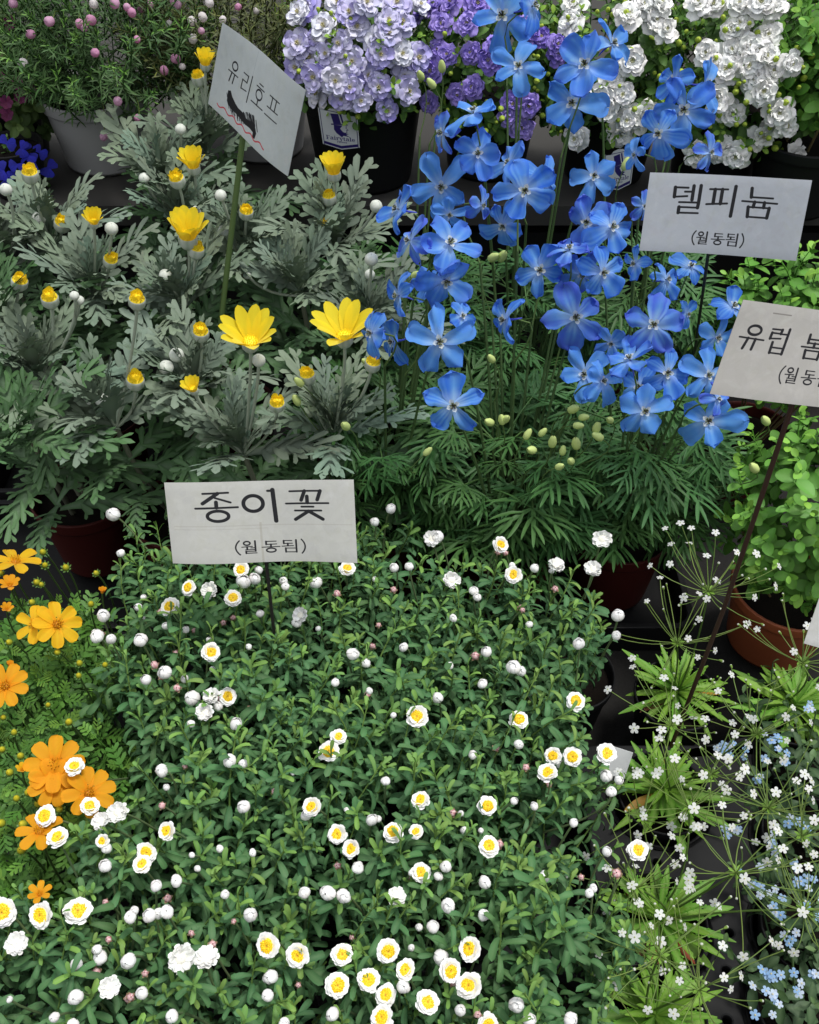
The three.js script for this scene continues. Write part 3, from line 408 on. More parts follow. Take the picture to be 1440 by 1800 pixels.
function bellPlant(label, cpx, cpy, z, r, flowers, geos, dpx, buds, potR = 0.075, potH = 0.12, squash = 0.9) {
  const C = onZ(cpx, cpy, z), t = thing('bellflower_plant', label, 'bellflower', V(C.x, SHELF, C.z), 'bellflowers on the raised shelf');
  pot(t, potR, potH, M_BLACK);
  domePlant(t, C, r * 0.93, bellShoots, Math.round(r * 1100), M_LEAF, 0.012, -0.5, squash);
  const put = (px, py, d, g, name, dia) => { const p = onSphere(px, py, C, r * rr(0.94, 1.1)), n = p.clone().sub(C).normalize().multiplyScalar(0.9).add(V(rr(-0.35, 0.35), 0.35, 0.35 + rr(-0.3, 0.3))).normalize(); const s = d / F * EYE.distanceTo(p) / dia; mesh(name, g, M_BELL, t, local(t, frame(p.addScaledVector(n, -0.006), n, V(1, 0, 0), rnd() * TAU, s))); };
  for (const [x, y] of flowers) put(x, y, dpx * rr(0.88, 1.12), pick(geos), 'flower', 0.036);
  for (let k = 0; k < buds; k++) { const a = rnd() * TAU, q = Math.sqrt(rnd()); put(cpx + Math.cos(a) * q * r * 1150, cpy + Math.sin(a) * q * r * 1050, rr(7, 12), bellBud, 'flower_bud', 0.012); }
  return t;
}
const z2 = (l) => l.map(([x, y]) => [350 + x / 2.88, y / 2.88]), z3 = (l) => l.map(([x, y]) => [680 + x / 3.13, y / 3.13]), z4 = (l) => l.map(([x, y]) => [980 + x / 3.13, y / 3.13]);
bellPlant('pale lavender and white double bellflower with a printed tag on its black pot', 635, 95, -1.37, 0.118, z2([[545, 40], [630, 130], [500, 220], [850, 10], [960, 100], [1030, 110], [800, 135], [900, 200], [960, 165], [705, 220], [640, 270], [560, 290], [490, 340], [580, 390], [680, 320], [775, 310], [920, 275], [1030, 270], [1110, 290], [765, 440], [690, 410], [910, 440], [1040, 385], [1060, 460], [820, 510], [955, 560], [595, 470], [1000, 10], [700, 10], [1120, 20], [500, 60], [760, 60], [590, 200], [860, 380], [720, 500]]), paleBells, 44, 22, 0.088, 0.13, 0.95);
bellPlant('deep purple double bellflower standing behind the tall blue delphinium', 865, 105, -1.4, 0.13, z3([[300, 130], [440, 130], [180, 70], [260, 30], [330, 300], [280, 270], [460, 290], [240, 390], [390, 520], [470, 480], [230, 570], [690, 570], [780, 580], [670, 640], [740, 700], [940, 240], [850, 200], [800, 170], [760, 140], [600, 260], [500, 20], [350, 10], [940, 290], [560, 330]]), purpleBells, 40, 26);
const whites = z4([[90, 20], [70, 125], [390, 80], [520, 50], [600, 160], [410, 335], [270, 600], [360, 520], [300, 430], [380, 660], [350, 740], [100, 760], [480, 640], [250, 530], [540, 110], [470, 20], [570, 20]]), whites2 = z4([[780, 10], [860, 20], [1000, 20], [1120, 10], [1180, 20], [960, 160], [1160, 190], [1110, 280], [960, 270], [1050, 360], [930, 380], [820, 290], [1180, 390], [1080, 430], [1130, 500], [880, 540], [960, 625], [1220, 620], [1260, 690], [1130, 750], [1310, 850], [980, 860], [880, 830], [770, 850], [1290, 350], [1060, 260], [1150, 310], [940, 830], [1000, 130]]);
bellPlant('white double bellflower behind the delphinium, next to the purple bellflower', 1085, 125, -1.38, 0.135, whites, whiteBells, 45, 60);
bellPlant('white double bellflower spilling down towards the sign on a stick', 1290, 125, -1.37, 0.15, whites2, whiteBells, 43, 80);

// ---------- fine-leaved shrubs, lobelia and herbs at the back ----------
const needles = (c0, c1) => Array.from({ length: 8 }, () => shootGeo({ len: 0.1, n: 34, L: 0.015, w: 0.0011, c0, c1, elev: [20, 60], droop: 0.5, prof: profLine, start: 0.1, tipN: 0.3, ny: 2, curve: 0.03, jitterC: 0.3 }));
const ballBud = (c) => new Geo().lathe(I4, [[0.0006, 0], [0.0038, 0.001], [0.0048, 0.0042], [0.0042, 0.0078], [0.002, 0.009], [0.0003, 0.0086]], 8, (t, a) => mix(c, [0.85, 0.8, 0.82], 0.35 + 0.35 * Math.sin(a * 4)), (a) => 1 + 0.06 * Math.sin(a * 4)).build();
const pinks = [ballBud([0.72, 0.16, 0.48]), ballBud([0.75, 0.3, 0.58]), ballBud([0.85, 0.8, 0.8])];
function fineShrub(label, ppx, ppy, C, r, potR, potH, shoots, buds, low) {
  const p = onZ(ppx, ppy, C.z), t = thing('fine_leaved_shrub', label, 'shrub', V(p.x, SHELF, C.z), 'fine leaved shrubs in grey pots');
  pot(t, potR, potH, M_GREYPOT); domePlant(t, C, r, shoots, Math.round(r * 2600), M_LEAF, 0.06, low, 0.9, [0.8, 1.4]);
  for (const [x, y] of buds) { const q = onSphere(x, y, C, r * 1.12), n = V(rr(-0.6, 0.6), rr(-0.4, 0.8), 0.6).normalize(); mesh('flower_bud', pick(pinks), M_PETAL, t, local(t, frame(q, n, V(1, 0, 0), rnd() * 6, EYE.distanceTo(q) / F * rr(10, 15) / 0.0094))); mesh('flower_stem', new Geo().tube(bez(lv(t, q), lv(t, q.clone().add(V(0, 0.02, -0.03))), lv(t, q.clone().lerp(C, 0.4)), 4), 0.0006, 0.0006, 4, [0.12, 0.18, 0.04]).build(), M_LEAF, t); }
}
{
  const Ca = onZ(175, 95, -1.42), Cb = onZ(415, 90, -1.46);
  fineShrub('fine leaved green shrub with white and pink buds in a grey pot', 180, 225, Ca, 0.135, 0.079, 0.105, needles([0.04, 0.1, 0.025], [0.12, 0.26, 0.04]), [[93, 35], [45, 107], [138, 36], [152, 45], [166, 38], [165, 95], [240, 65], [207, 175], [183, 238], [199, 239], [245, 203], [272, 226], [222, 10], [230, 18], [30, 5], [168, 8], [205, 3], [290, 128], [60, 60]], -0.12);
  fineShrub('olive fine leaved shrub with pink buds behind the tilted sign', 468, 262, Cb, 0.13, 0.075, 0.1, needles([0.07, 0.085, 0.025], [0.13, 0.16, 0.04]), [[250, 15], [262, 5], [305, 5], [314, 8], [353, 25], [341, 40], [357, 55], [338, 72], [314, 105], [324, 118], [455, 20], [390, 38], [422, 12], [300, 40], [372, 8]], -0.3);
}
{ // lobelia and the magenta flowered plant at the shelf's end
  const C = onZ(25, 285, -1.32), t = thing('lobelia_plant', 'small lobelia with deep blue flowers beside the silver foliage', 'lobelia', V(C.x, SHELF, C.z));
  pot(t, 0.045, 0.07, M_BLACK); const sh = Array.from({ length: 5 }, () => shootGeo({ len: 0.05, n: 12, L: 0.013, w: 0.003, c0: [0.06, 0.14, 0.03], c1: [0.12, 0.22, 0.04], prof: profLance }));
  domePlant(t, C, 0.05, sh, 50, M_LEAF, 0.01, -0.6);
  const lob = (() => { const g = new Geo(); for (let k = 0; k < 5; k++) g.sheet(RY((k - 2) * 0.62 + (k > 2 ? 1 : 0)), { L: 0.009, w: profOb(0.0036), a0: 0.4, bend: 0.7, nx: 3, ny: 4, col: jit([0.03, 0.035, 0.5], 0.2) }); return g.build(); })();
  for (const [x, y] of [[12, 252], [38, 262], [48, 275], [30, 290], [60, 285], [20, 315], [85, 295], [5, 300], [45, 262], [10, 330], [70, 268]]) { const p = onSphere(x, y, C, 0.055); mesh('flower', lob, M_PETAL, t, local(t, frame(p, V(rr(-0.4, 0.4), 0.6, 1), V(1, 0, 0), rnd() * 6, rr(1.1, 1.6)))); }
  const C2 = onZ(-10, 120, -1.44), t2 = thing('lobed_leaf_plant', 'green lobed leaf plant with small magenta flowers next to the grey pot', 'plant', V(C2.x, SHELF, C2.z)); pot(t2, 0.06, 0.09, M_BLACK);
  const sh2 = Array.from({ length: 5 }, () => shootGeo({ len: 0.07, n: 12, L: 0.022, w: 0.008, c0: [0.07, 0.13, 0.03], c1: [0.12, 0.2, 0.05], prof: profRound, droop: 0.8 }));
  domePlant(t2, C2, 0.1, sh2, 110, M_LEAF, 0.02, -0.6);
  const mg = new Geo(); for (let k = 0; k < 7; k++) mg.sheet(RY(k * 0.9), { L: 0.009, w: profOb(0.0036), a0: 0.7, bend: 0.5, nx: 3, ny: 4, ruf: 0.0008, col: jit([0.2, 0.035, 0.12], 0.25) }); const mgb = mg.build();
  for (const [x, y] of [[32, 145], [38, 170], [12, 180], [57, 160], [3, 135], [20, 40], [2, 90], [15, 200]]) { const p = onSphere(x, y, C2, 0.11); mesh('flower', mgb, M_PETAL, t2, local(t2, frame(p, V(rr(-0.5, 0.5), 0.5, 1), V(1, 0, 0), 0, rr(1, 1.4)))); }
}
const herbShoots = Array.from({ length: 8 }, () => shootGeo({ len: 0.06, n: 11, L: 0.0185, w: 0.0064, c0: [0.1, 0.27, 0.035], c1: [0.2, 0.42, 0.05], elev: [-5, 50], droop: 0.5, pairs: true, prof: profRound, start: 0.1, tipN: 0.3, cup: 0.25 }));
function herb(label, x, y0, z, C, r, n, potR, potH, mat) {
  const t = thing('round_leaved_herb', label, 'herb', V(x, y0, z), 'round leaved herbs'); pot(t, potR, potH, mat);
  domePlant(t, C, r, herbShoots, n, M_LEAF, 0.012, -0.75, 0.95, [0.85, 1.35]);
  for (let k = 0; k < 9; k++) { const a = rnd() * TAU; mesh('stem', new Geo().tube([V(Math.cos(a) * 0.02, potH * 0.8, Math.sin(a) * 0.02), lv(t, C.clone().add(V(Math.cos(a) * r * 0.8, -r * 0.3, Math.sin(a) * r * 0.8)))], 0.0016, 0.0012, 5, [0.2, 0.16, 0.07]).build(), M_LEAF, t); }
}
{
  const P = onY(1395, 1020, 0.115);
  herb('fresh green round leaved herb in the terracotta pot', P.x, 0, P.z, V(P.x + 0.005, 0.25, P.z + 0.01), 0.125, 210, 0.07, 0.105, M_TERRA);
  const Q = onY(1375, 560, 0.3); herb('pale green round leaved herb crowding out between the two staked signs', Q.x, 0, Q.z, V(Q.x + 0.01, 0.29, Q.z), 0.115, 150, 0.07, 0.11, M_DARKRED);
  const S = onZ(1465, 90, -1.28); herb('yellow green leafy herb on the shelf beside the white bellflowers', S.x, SHELF, S.z, S, 0.1, 120, 0.07, 0.1, M_BLACK);
}

// ---------- orange bidens ----------
const B_GREEN = [0.07, 0.18, 0.028], fern = (g, M, L, e, col, bd) => { const A = mul(M, RZ(e)); g.sheet(A, { L, w: profLine(L * 0.07), a0: 0, bend: bd * 0.5, nx: 3, ny: 3, col }); for (const s of [-1, 1]) for (const f of [0.3, 0.55, 0.78]) g.sheet(mul(A, T(L * f, -L * f * f * bd * 0.22 + 0.0002, 0), RY(s * 0.85)), { L: L * (0.52 - f * 0.25), w: profOb(L * 0.085), a0: 0.1, bend: 0.4, nx: 3, ny: 3, col: jit(col, 0.08) }); };
const bidensShoots = Array.from({ length: 8 }, () => shootGeo({ len: 0.075, n: 12, L: 0.03, w: 0, c0: B_GREEN, c1: [0.12, 0.25, 0.04], elev: [0, 60], droop: 0.8, pairs: true, shape: fern }));
const OR = [0.88, 0.42, 0.008], ORD = [0.82, 0.26, 0.004];
const orangePetal = (c) => [0, 1].map(() => { const st = Array.from({ length: 7 }, () => rnd() * 0.3); return new Geo().sheet(I4, { L: 0.0225, w: (t) => 0.0072 * (0.3 + 0.7 * Math.pow(t, 0.7)) * Math.pow(Math.max(0, 1 - Math.pow(t, 6)), 0.5) + 0.0003, a0: rr(0.35, 0.6), bend: rr(0.4, 0.8), cup: 0.2, ruf: 0.0008, nx: 7, ny: 7, col: (t, u) => mix(c, ORD, st[Math.round((u + 1) * 3)] + clamp(0.3 - t, 0, 0.3)) }).build(); });
const orPetals = orangePetal(OR), yelPetals = orangePetal([0.92, 0.58, 0.01]);
const bEye = (() => { const g = new Geo(); g.lathe(I4, [[0.0008, -0.006], [0.004, -0.003], [0.0045, 0.001], [0.003, 0.003], [0.0003, 0.0035]], 10, (t) => (t > 0.4 ? [0.5, 0.2, 0.01] : [0.1, 0.18, 0.03])); for (let k = 0; k < 16; k++) { const a = k * 2.4, r = 0.004 * Math.sqrt(k / 16); g.tube([V(Math.cos(a) * r, 0.002, Math.sin(a) * r), V(Math.cos(a) * r * 1.3, 0.0065, Math.sin(a) * r * 1.3)], 0.0006, 0.0007, 4, jit([0.75, 0.36, 0.01], 0.2)); } for (let k = 0; k < 8; k++) g.sheet(mul(T(0, -0.003, 0), RY(k * 0.785)), { L: 0.009, w: profOb(0.0014), a0: 0.2, bend: -0.5, nx: 3, ny: 3, col: [0.08, 0.15, 0.03] }); return g.build(); })();
const bBud = (() => { const g = new Geo(); g.lathe(I4, [[0.0008, 0], [0.0032, 0.001], [0.0038, 0.004], [0.0026, 0.007], [0.0004, 0.0085]], 8, (t, a) => mix([0.16, 0.24, 0.03], [0.6, 0.5, 0.02], t * t)); for (let k = 0; k < 8; k++) g.sheet(mul(T(0, 0.0005, 0), RY(k * 0.785)), { L: 0.0075, w: profOb(0.0013), a0: 0.1, bend: -0.6, nx: 3, ny: 3, col: [0.1, 0.19, 0.05] }); return g.build(); })();
{
  const BY = 0.2, poly = [[-60, 1015], [100, 1030], [195, 1070], [180, 1140], [205, 1260], [180, 1400], [90, 1520], [-60, 1620]].map(([x, y]) => { const p = onY(x, y, BY); return [p.x, p.z]; });
  const bs = [[-0.44, -0.62, 'whose yellow flowers stand before the black pot gap'], [-0.4, -0.5, 'with a single orange flower over ferny leaves'], [-0.4, -0.37, 'with orange flowers reaching into the white daisies']].map(([x, z, l]) => { const t = thing('orange_bidens_plant', 'orange flowered bidens plant ' + l, 'bidens', V(x, 0, z), 'orange bidens plants'); pot(t, 0.05, 0.09, M_BLACK); return t; });
  const near = (p) => bs.reduce((b, t) => (Math.abs(t.position.z - p.z) < Math.abs(b.position.z - p.z) ? t : b));
  for (let z = -0.75; z < -0.2; z += 0.023) for (let x = -0.62; x < -0.2; x += 0.023) { const px = x + rr(-0.011, 0.011), pz = z + rr(-0.011, 0.011); if (!pinp(px, pz, poly)) continue; const t = near(V(px, 0, pz)), up = V(rr(-0.4, 0.4), 1, rr(-0.2, 0.5)).normalize(), e = Math.min(1, edgeDist(px, pz, poly) / 0.05), o = V(px, BY - 0.03 - (1 - e) * 0.03 + rr(-0.02, 0.02), pz).addScaledVector(up, -0.065); mesh('leafy_shoot', pick(bidensShoots), M_LEAF, t, local(t, frame(o, up, V(1, 0, 0), rnd() * 6, rr(0.85, 1.2)))); }
  const stem = (t, p, n) => mesh('flower_stem', new Geo().tube(bez(lv(t, p), lv(t, p.clone().addScaledVector(n, -0.03)), lv(t, V(p.x + rr(-0.01, 0.01), p.y - 0.1, p.z - rr(0, 0.02))), 5), 0.0009, 0.0011, 5, [0.05, 0.09, 0.025]).build(), M_LEAF, t);
  const fl = (px, py, d, yaw, tilt, set, cnt = 8, close = 0) => { const p = onY(px, py, BY + rr(0.035, 0.05)), t = near(p), n = facing(px, py, yaw, tilt), s = d / F * EYE.distanceTo(p) / 0.052, m = mesh('flower', bEye, M_LEAF, t, local(t, frame(p, n, V(1, 0.2, 0), rnd() * 6, s))); for (let k = 0; k < cnt; k++) mesh('petal', pick(set), M_PETAL, m, mul(RY(k / cnt * TAU + rr(-0.1, 0.1)), T(0.0025, 0, 0), RZ(close + rr(-0.1, 0.15)), RX(rr(-0.15, 0.15)))); stem(t, p.clone().addScaledVector(n, -0.006 * s), n); };
  fl(28, 988, 84, 0, 62, yelPetals, 6); fl(18, 1030, 42, -10, 40, orPetals, 7, 0.5); fl(12, 1072, 30, 0, 40, orPetals, 6, 0.7); fl(62, 1098, 72, -25, 15, yelPetals, 6); fl(100, 1098, 86, 15, 20, yelPetals, 8); fl(10, 1206, 80, -8, 15, orPetals, 8); fl(96, 1345, 100, -5, 15, orPetals, 8); fl(92, 1375, 84, 5, -5, orPetals, 8); fl(156, 1394, 92, 12, 18, orPetals, 8); fl(70, 1462, 78, -10, 40, orPetals, 7); fl(70, 1572, 44, 0, 35, orPetals, 6, 0.3); fl(180, 1042, 26, 0, 50, orPetals, 6, 1.0); fl(18, 1172, 26, 0, 50, orPetals, 6, 1.0); fl(40, 1355, 32, 0, 45, yelPetals, 6, 0.8);
  for (const [px, py] of [[78, 972], [118, 1000], [172, 1010], [80, 995], [68, 1025], [75, 1030], [110, 1130], [104, 1148], [142, 1168], [186, 1170], [85, 1240], [8, 1262], [122, 1270], [5, 1318], [20, 1358], [38, 1330], [52, 1395], [70, 1415], [105, 1425], [45, 1450], [6, 1448], [40, 1495], [60, 1060], [160, 1065], [20, 1130], [5, 1010], [30, 1405], [25, 1290], [140, 1190]]) { const p = onY(px, py, BY + rr(0.005, 0.035)), t = near(p), n = V(rr(-0.3, 0.3), 1, rr(0, 0.5)).normalize(); mesh('flower_bud', bBud, M_LEAF, t, local(t, frame(p, n, V(1, 0, 0), rnd() * 6, rr(0.65, 1.0)))); stem(t, p, n); }
}

// ---------- white rock jasmine and forget-me-nots in the black tray ----------
const roseLeaves = Array.from({ length: 6 }, () => { const c = jit([0.12, 0.265, 0.022], 0.42), g = new Geo().sheet(I4, { L: 0.064, w: profLance(0.0042), a0: rr(0, 0.2), bend: rr(0.2, 0.7), cup: 0.35, nx: 3, ny: 7, col: (t, u) => (u === 0 ? mix(c, [0.3, 0.42, 0.12], 0.4) : c) }); for (const s of [-1, 1]) for (const f of [0.5, 0.66, 0.8]) g.sheet(mul(T(0.062 * f * 0.97, 0.002, s * 0.003), RY(-s * 0.6)), { L: 0.0034, w: profLance(0.0009), bend: 0.3, nx: 3, ny: 2, col: c }); return g.build(); });
const tinyFlower = (c, eye, r = 0.0058) => { const g = new Geo(); for (let k = 0; k < 5; k++) g.sheet(RY(k * 1.2566), { L: r, w: (t) => r * 0.44 * (0.35 + 0.65 * t) * Math.pow(Math.max(0, 1 - Math.pow(t, 5)), 0.4) + 0.0001, a0: 0.15, bend: 0.3, tip: -0.1, nx: 3, ny: 4, col: jit(c, 0.04) }); g.lathe(I4, [[0.0008, 0.0002], [0.0008, 0.0008], [0.0002, 0.0011]], 6, eye); g.lathe(I4, [[0.0005, -0.003], [0.0014, -0.0018], [0.0013, -0.0002]], 6, [0.22, 0.36, 0.06]); return g.build(); };
const whiteTiny = [tinyFlower([0.87, 0.88, 0.87], [0.6, 0.6, 0.2]), tinyFlower([0.86, 0.87, 0.86], [0.5, 0.55, 0.2])], whiteTip = new Geo().lathe(I4, [[0.0003, -0.003], [0.0014, -0.001], [0.0016, 0.0008], [0.0014, 0.002], [0.0003, 0.0028]], 6, (t) => (t > 0.5 ? [0.82, 0.84, 0.76] : [0.24, 0.38, 0.07])).build(), blueTiny = [tinyFlower([0.34, 0.55, 0.86], [0.8, 0.72, 0.4], 0.0038), tinyFlower([0.42, 0.6, 0.88], [0.85, 0.8, 0.6], 0.0036), tinyFlower([0.62, 0.72, 0.88], [0.85, 0.8, 0.6], 0.0034)];
const redLeaves = [[0.26, 0.06, 0.025], [0.34, 0.2, 0.03], [0.16, 0.07, 0.03]].map((c) => new Geo().sheet(I4, { L: 0.05, w: profLance(0.0046), a0: 0.1, bend: 0.5, cup: 0.4, ruf: 0.001, nx: 3, ny: 7, col: (t, u) => jit(c, 0.2) }).build());
const trayPots = [];
{
  const rosettes = [[1190, 1220, 'under the tall airy heads beside the brown pot'], [1166, 1392, 'between the bed of daisies and the tray hole'], [1156, 1618, 'with a few reddened leaves ringed by its open pot rim'], [1150, 1790, 'lying across the tray rib with long leaves'], [1395, 1245, 'under the cut corner of the small sign']].map(([x, y, l]) => { const p = onY(x, y, 0.085), t = thing('rock_jasmine_plant', 'white rock jasmine rosette ' + l, 'rock jasmine', V(p.x, 0, p.z), 'white rock jasmine plants'); trayPots.push([p.x, p.z]); pot(t, 0.047, 0.085, M_BLACK); return t; });
  rosettes.forEach((t, i) => { for (let k = 0; k < (i === 2 ? 7 : 2); k++) mesh('withered_leaf', pick(redLeaves), M_LEAF, t, mul(T(0, 0.083, 0), RY(rnd() * TAU), RZ(R(rr(0, 18))))); for (let k = 0; k < 52; k++) { const s = k / 52, az = k * 2.39996; mesh('leaf', pick(roseLeaves), M_LEAF, t, mul(T(0, 0.08 + s * 0.014, 0), RY(az + rr(-0.2, 0.2)), RZ(R(lerp(6, 68, s * s) + rr(-8, 8))), RX(rr(-0.25, 0.25)), new THREE.Matrix4().makeScale(...[1, 1, 1].map(() => lerp(1.15, 0.55, s) * rr(0.8, 1.15))))); } });
  const umb = [[1245, 1040, 0.27, 0, 22], [1190, 1130, 0.2, 0, 18], [1410, 1165, 0.22, 4, 20], [1330, 1290, 0.22, 4, 18], [1180, 1275, 0.2, 1, 16], [1212, 1420, 0.2, 1, 18], [1294, 1534, 0.2, 2, 18], [1120, 1560, 0.17, 2, 14], [1160, 1680, 0.2, 3, 16], [1110, 1660, 0.16, 2, 13], [1414, 1600, 0.2, 3, 20], [1350, 1420, 0.2, 4, 18], [1250, 1360, 0.19, 1, 15], [1230, 1740, 0.18, 3, 15], [1080, 1740, 0.15, 3, 8], [1410, 1470, 0.19, 4, 14], [1130, 1440, 0.15, 1, 10]];
  for (const [x, y, h, w, n0] of umb) {
    const n = Math.round(n0 * 1.3);
    const p = onY(x, y, h), t = rosettes.reduce((b, r) => (r.position.distanceTo(V(p.x, 0, p.z)) < b.position.distanceTo(V(p.x, 0, p.z)) ? r : b)), c = lv(t, p), g = new Geo();
    g.tube(bez(V(rr(-0.01, 0.01), 0.085, rr(-0.01, 0.01)), V(c.x * 0.3 + rr(-0.02, 0.02), c.y * 0.7, c.z * 0.3), c, 7), 0.0011, 0.0009, 5, [0.08, 0.14, 0.03]);
    for (let k = 0; k < 7; k++) g.sheet(mul(T(c.x, c.y, c.z), RY(k * 0.9)), { L: 0.008, w: profLance(0.0014), a0: 0.5, bend: 0.2, nx: 3, ny: 2, col: [0.16, 0.3, 0.04] });
    const ends = [];
    for (let k = 0; k < n; k++) { const e = Math.asin(lerp(0.02, 0.98, (k + 0.5) / n)) + rr(-0.15, 0.15), a = k * 2.39996 + rr(-0.4, 0.4), L = rr(0.035, 0.078), d = V(Math.cos(a) * Math.cos(e), Math.sin(e), Math.sin(a) * Math.cos(e)), q = c.clone().addScaledVector(d, L); ends.push([q, d]); g.tube(bez(c, c.clone().addScaledVector(d, L * 0.5).add(V(rr(-0.006, 0.006), -0.01 * Math.cos(e), rr(-0.006, 0.006))), q, 5), 0.00055, 0.00045, 4, jit([0.16, 0.24, 0.06], 0.15)); }
    const m = mesh('flower_head', g.build(), M_LEAF, t);
    for (const [q, d] of ends) { const f = rnd() > 0.5, n2 = d.clone().add(V(0, 0.7, 0.5)).normalize(); mesh(f ? 'flower' : 'flower_bud', f ? pick(whiteTiny) : whiteTip, M_PETAL, m, frame(q, f ? n2 : d, V(1, 0, 0), rnd() * 6, f ? rr(0.52, 0.82) : rr(0.65, 0.95))); }
  }
}
{
  const shoots = Array.from({ length: 6 }, () => shootGeo({ len: 0.085, n: 12, L: 0.018, w: 0.0042, c0: [0.04, 0.085, 0.035], c1: [0.08, 0.15, 0.05], elev: [0, 50], droop: 0.8, prof: profLance, start: 0.1, tipN: 0.2 }));
  const spots = [[1425, 1335, 'beneath the tray edge by the airy white heads'], [1425, 1470, 'with pale blue clusters above the black tray rib'], [1428, 1630, 'with one broad dark leaf leaning over the tray'], [1425, 1770, 'with bright blue clusters beside long green blades']].map(([x, y, l]) => { const p = onY(x, y, 0.085), t = thing('forget_me_not_plant', 'pale blue forget me not plant ' + l, 'forget-me-not', V(p.x, 0, p.z), 'forget me nots in the tray'); trayPots.push([p.x, p.z]); pot(t, 0.047, 0.085, M_BLACK); for (let k = 0; k < 17; k++) { const a = k * 2.4, q = Math.sqrt(k / 17), up = V(Math.cos(a) * q * 0.9, 1, Math.sin(a) * q * 0.9 + 0.1).normalize(); mesh('leafy_shoot', pick(shoots), M_LEAF, t, frame(V(Math.cos(a) * q * 0.05, 0.06, Math.sin(a) * q * 0.05), up, V(1, 0, 0), rnd() * 6, rr(0.7, 1.15))); } return t; });
  for (const [x, y, n] of [[1275, 1308, 7], [1300, 1318, 6], [1365, 1302, 8], [1290, 1450, 7], [1402, 1440, 5], [1363, 1482, 5], [1414, 1542, 11], [1320, 1548, 6], [1345, 1568, 6], [1360, 1598, 9], [1356, 1730, 10], [1345, 1757, 10], [1415, 1722, 8], [1435, 1250, 6], [1330, 1352, 5], [1380, 1330, 6], [1432, 1590, 7], [1390, 1655, 5]]) {
    const p = onY(x, y, 0.165), t = spots.reduce((b, r) => (r.position.distanceTo(V(p.x, 0, p.z)) < b.position.distanceTo(V(p.x, 0, p.z)) ? r : b)), c = lv(t, p), m = mesh('flower_head', new Geo().tube(bez(V(c.x * 0.4, 0.09, c.z * 0.4), V(c.x * 0.7, c.y * 0.8, c.z * 0.7), c, 5), 0.0012, 0.0008, 5, [0.1, 0.17, 0.06]).build(), M_LEAF, t);
    for (let k = 0; k < n * 0.65; k++) { const q = c.clone().add(V(rr(-0.011, 0.011), rr(-0.004, 0.005), rr(-0.011, 0.011))); mesh('flower', pick(blueTiny), M_PETAL, m, frame(q, V(rr(-0.5, 0.5), 1, rr(-0.2, 0.7)), V(1, 0, 0), rnd() * 6, rr(0.9, 1.25))); }
  }
}

// ---------- black trays ----------
function tray(label, x0, x1, z0, z1, holes) {
  const cx = (x0 + x1) / 2, cz = (z0 + z1) / 2, t = thing('plant_tray', label, 'tray', V(cx, -0.018, cz), 'black plastic plant trays'), w = x1 - x0, d = z1 - z0;
  const rr2 = (a, b, r) => { const s = new THREE.Shape(); s.moveTo(-a + r, -b); s.lineTo(a - r, -b); s.absarc(a - r, -b + r, r, -Math.PI / 2, 0); s.lineTo(a, b - r); s.absarc(a - r, b - r, r, 0, Math.PI / 2); s.lineTo(-a + r, b); s.absarc(-a + r, b - r, r, Math.PI / 2, Math.PI); s.lineTo(-a, -b + r); s.absarc(-a + r, -b + r, r, Math.PI, Math.PI * 1.5); return s; };
  const base = new THREE.ExtrudeGeometry(rr2(w / 2, d / 2, 0.02), { depth: 0.004, bevelEnabled: false, curveSegments: 6 }); base.rotateX(-Math.PI / 2); mesh('tray_floor', base, M_BLACK, t);
  const lip = rr2(w / 2 + 0.006, d / 2 + 0.006, 0.026); lip.holes.push(rr2(w / 2, d / 2, 0.02)); const l = new THREE.ExtrudeGeometry(lip, { depth: 0.045, bevelEnabled: true, bevelSize: 0.0015, bevelThickness: 0.0015, bevelSegments: 2, curveSegments: 6 }); l.rotateX(-Math.PI / 2); mesh('tray_rim', l, M_BLACK, t);
  if (holes) {
    const s = rr2(w / 2 - 0.001, d / 2 - 0.001, 0.02); for (const [hx, hz, r] of holes) { const h = new THREE.Path(); h.absellipse(hx - cx, -(hz - cz), r, r, 0, TAU); s.holes.push(h); }
    const g = new THREE.ExtrudeGeometry(s, { depth: 0.006, bevelEnabled: true, bevelSize: 0.002, bevelThickness: 0.002, bevelSegments: 2, curveSegments: 20 }); g.rotateX(-Math.PI / 2); mesh('tray_grid', g, M_BLACK, t, T(0, 0.075, 0));
    for (const [hx, hz, r] of holes) if (r > 0.03) mesh('tray_cell', new Geo().lathe(T(hx - cx, 0.0745, hz - cz), [[r * 0.8, -0.065], [r * 0.99, 0], [r * 1.03, 0.0095], [r * 1.1, 0.011]], 28, [1, 1, 1]).build(), M_BLACK, t);
  }
}
{
  const hs = trayPots.filter(([x, z]) => z > -0.56).map(([x, z]) => [x, z, 0.051]), mx = [];
  for (let i = 0; i < hs.length; i++) for (let j = i + 1; j < hs.length; j++) { const d = Math.hypot(hs[i][0] - hs[j][0], hs[i][1] - hs[j][1]); if (d > 0.12 && d < 0.16) { const q = [(hs[i][0] + hs[j][0]) / 2, (hs[i][1] + hs[j][1]) / 2, 0.006]; if (hs.every(([x, z, r]) => Math.hypot(x - q[0], z - q[1]) > 0.06)) mx.push(q); } }
  tray('black plastic carry tray with round cells holding the rock jasmines', 0.185, 0.5, -0.57, -0.2, [...hs, ...mx]);
  tray('black tray under the front pots of silver leaved daisies', -0.62, -0.16, -0.99, -0.77); tray('black tray under the back pots of silver leaved daisies', -0.62, -0.1, -1.24, -1.02);
  tray('black tray under the delphinium pots', -0.11, 0.36, -1.2, -0.77); tray('black tray beneath the massed paper daisies', -0.5, 0.18, -0.75, -0.18);
}

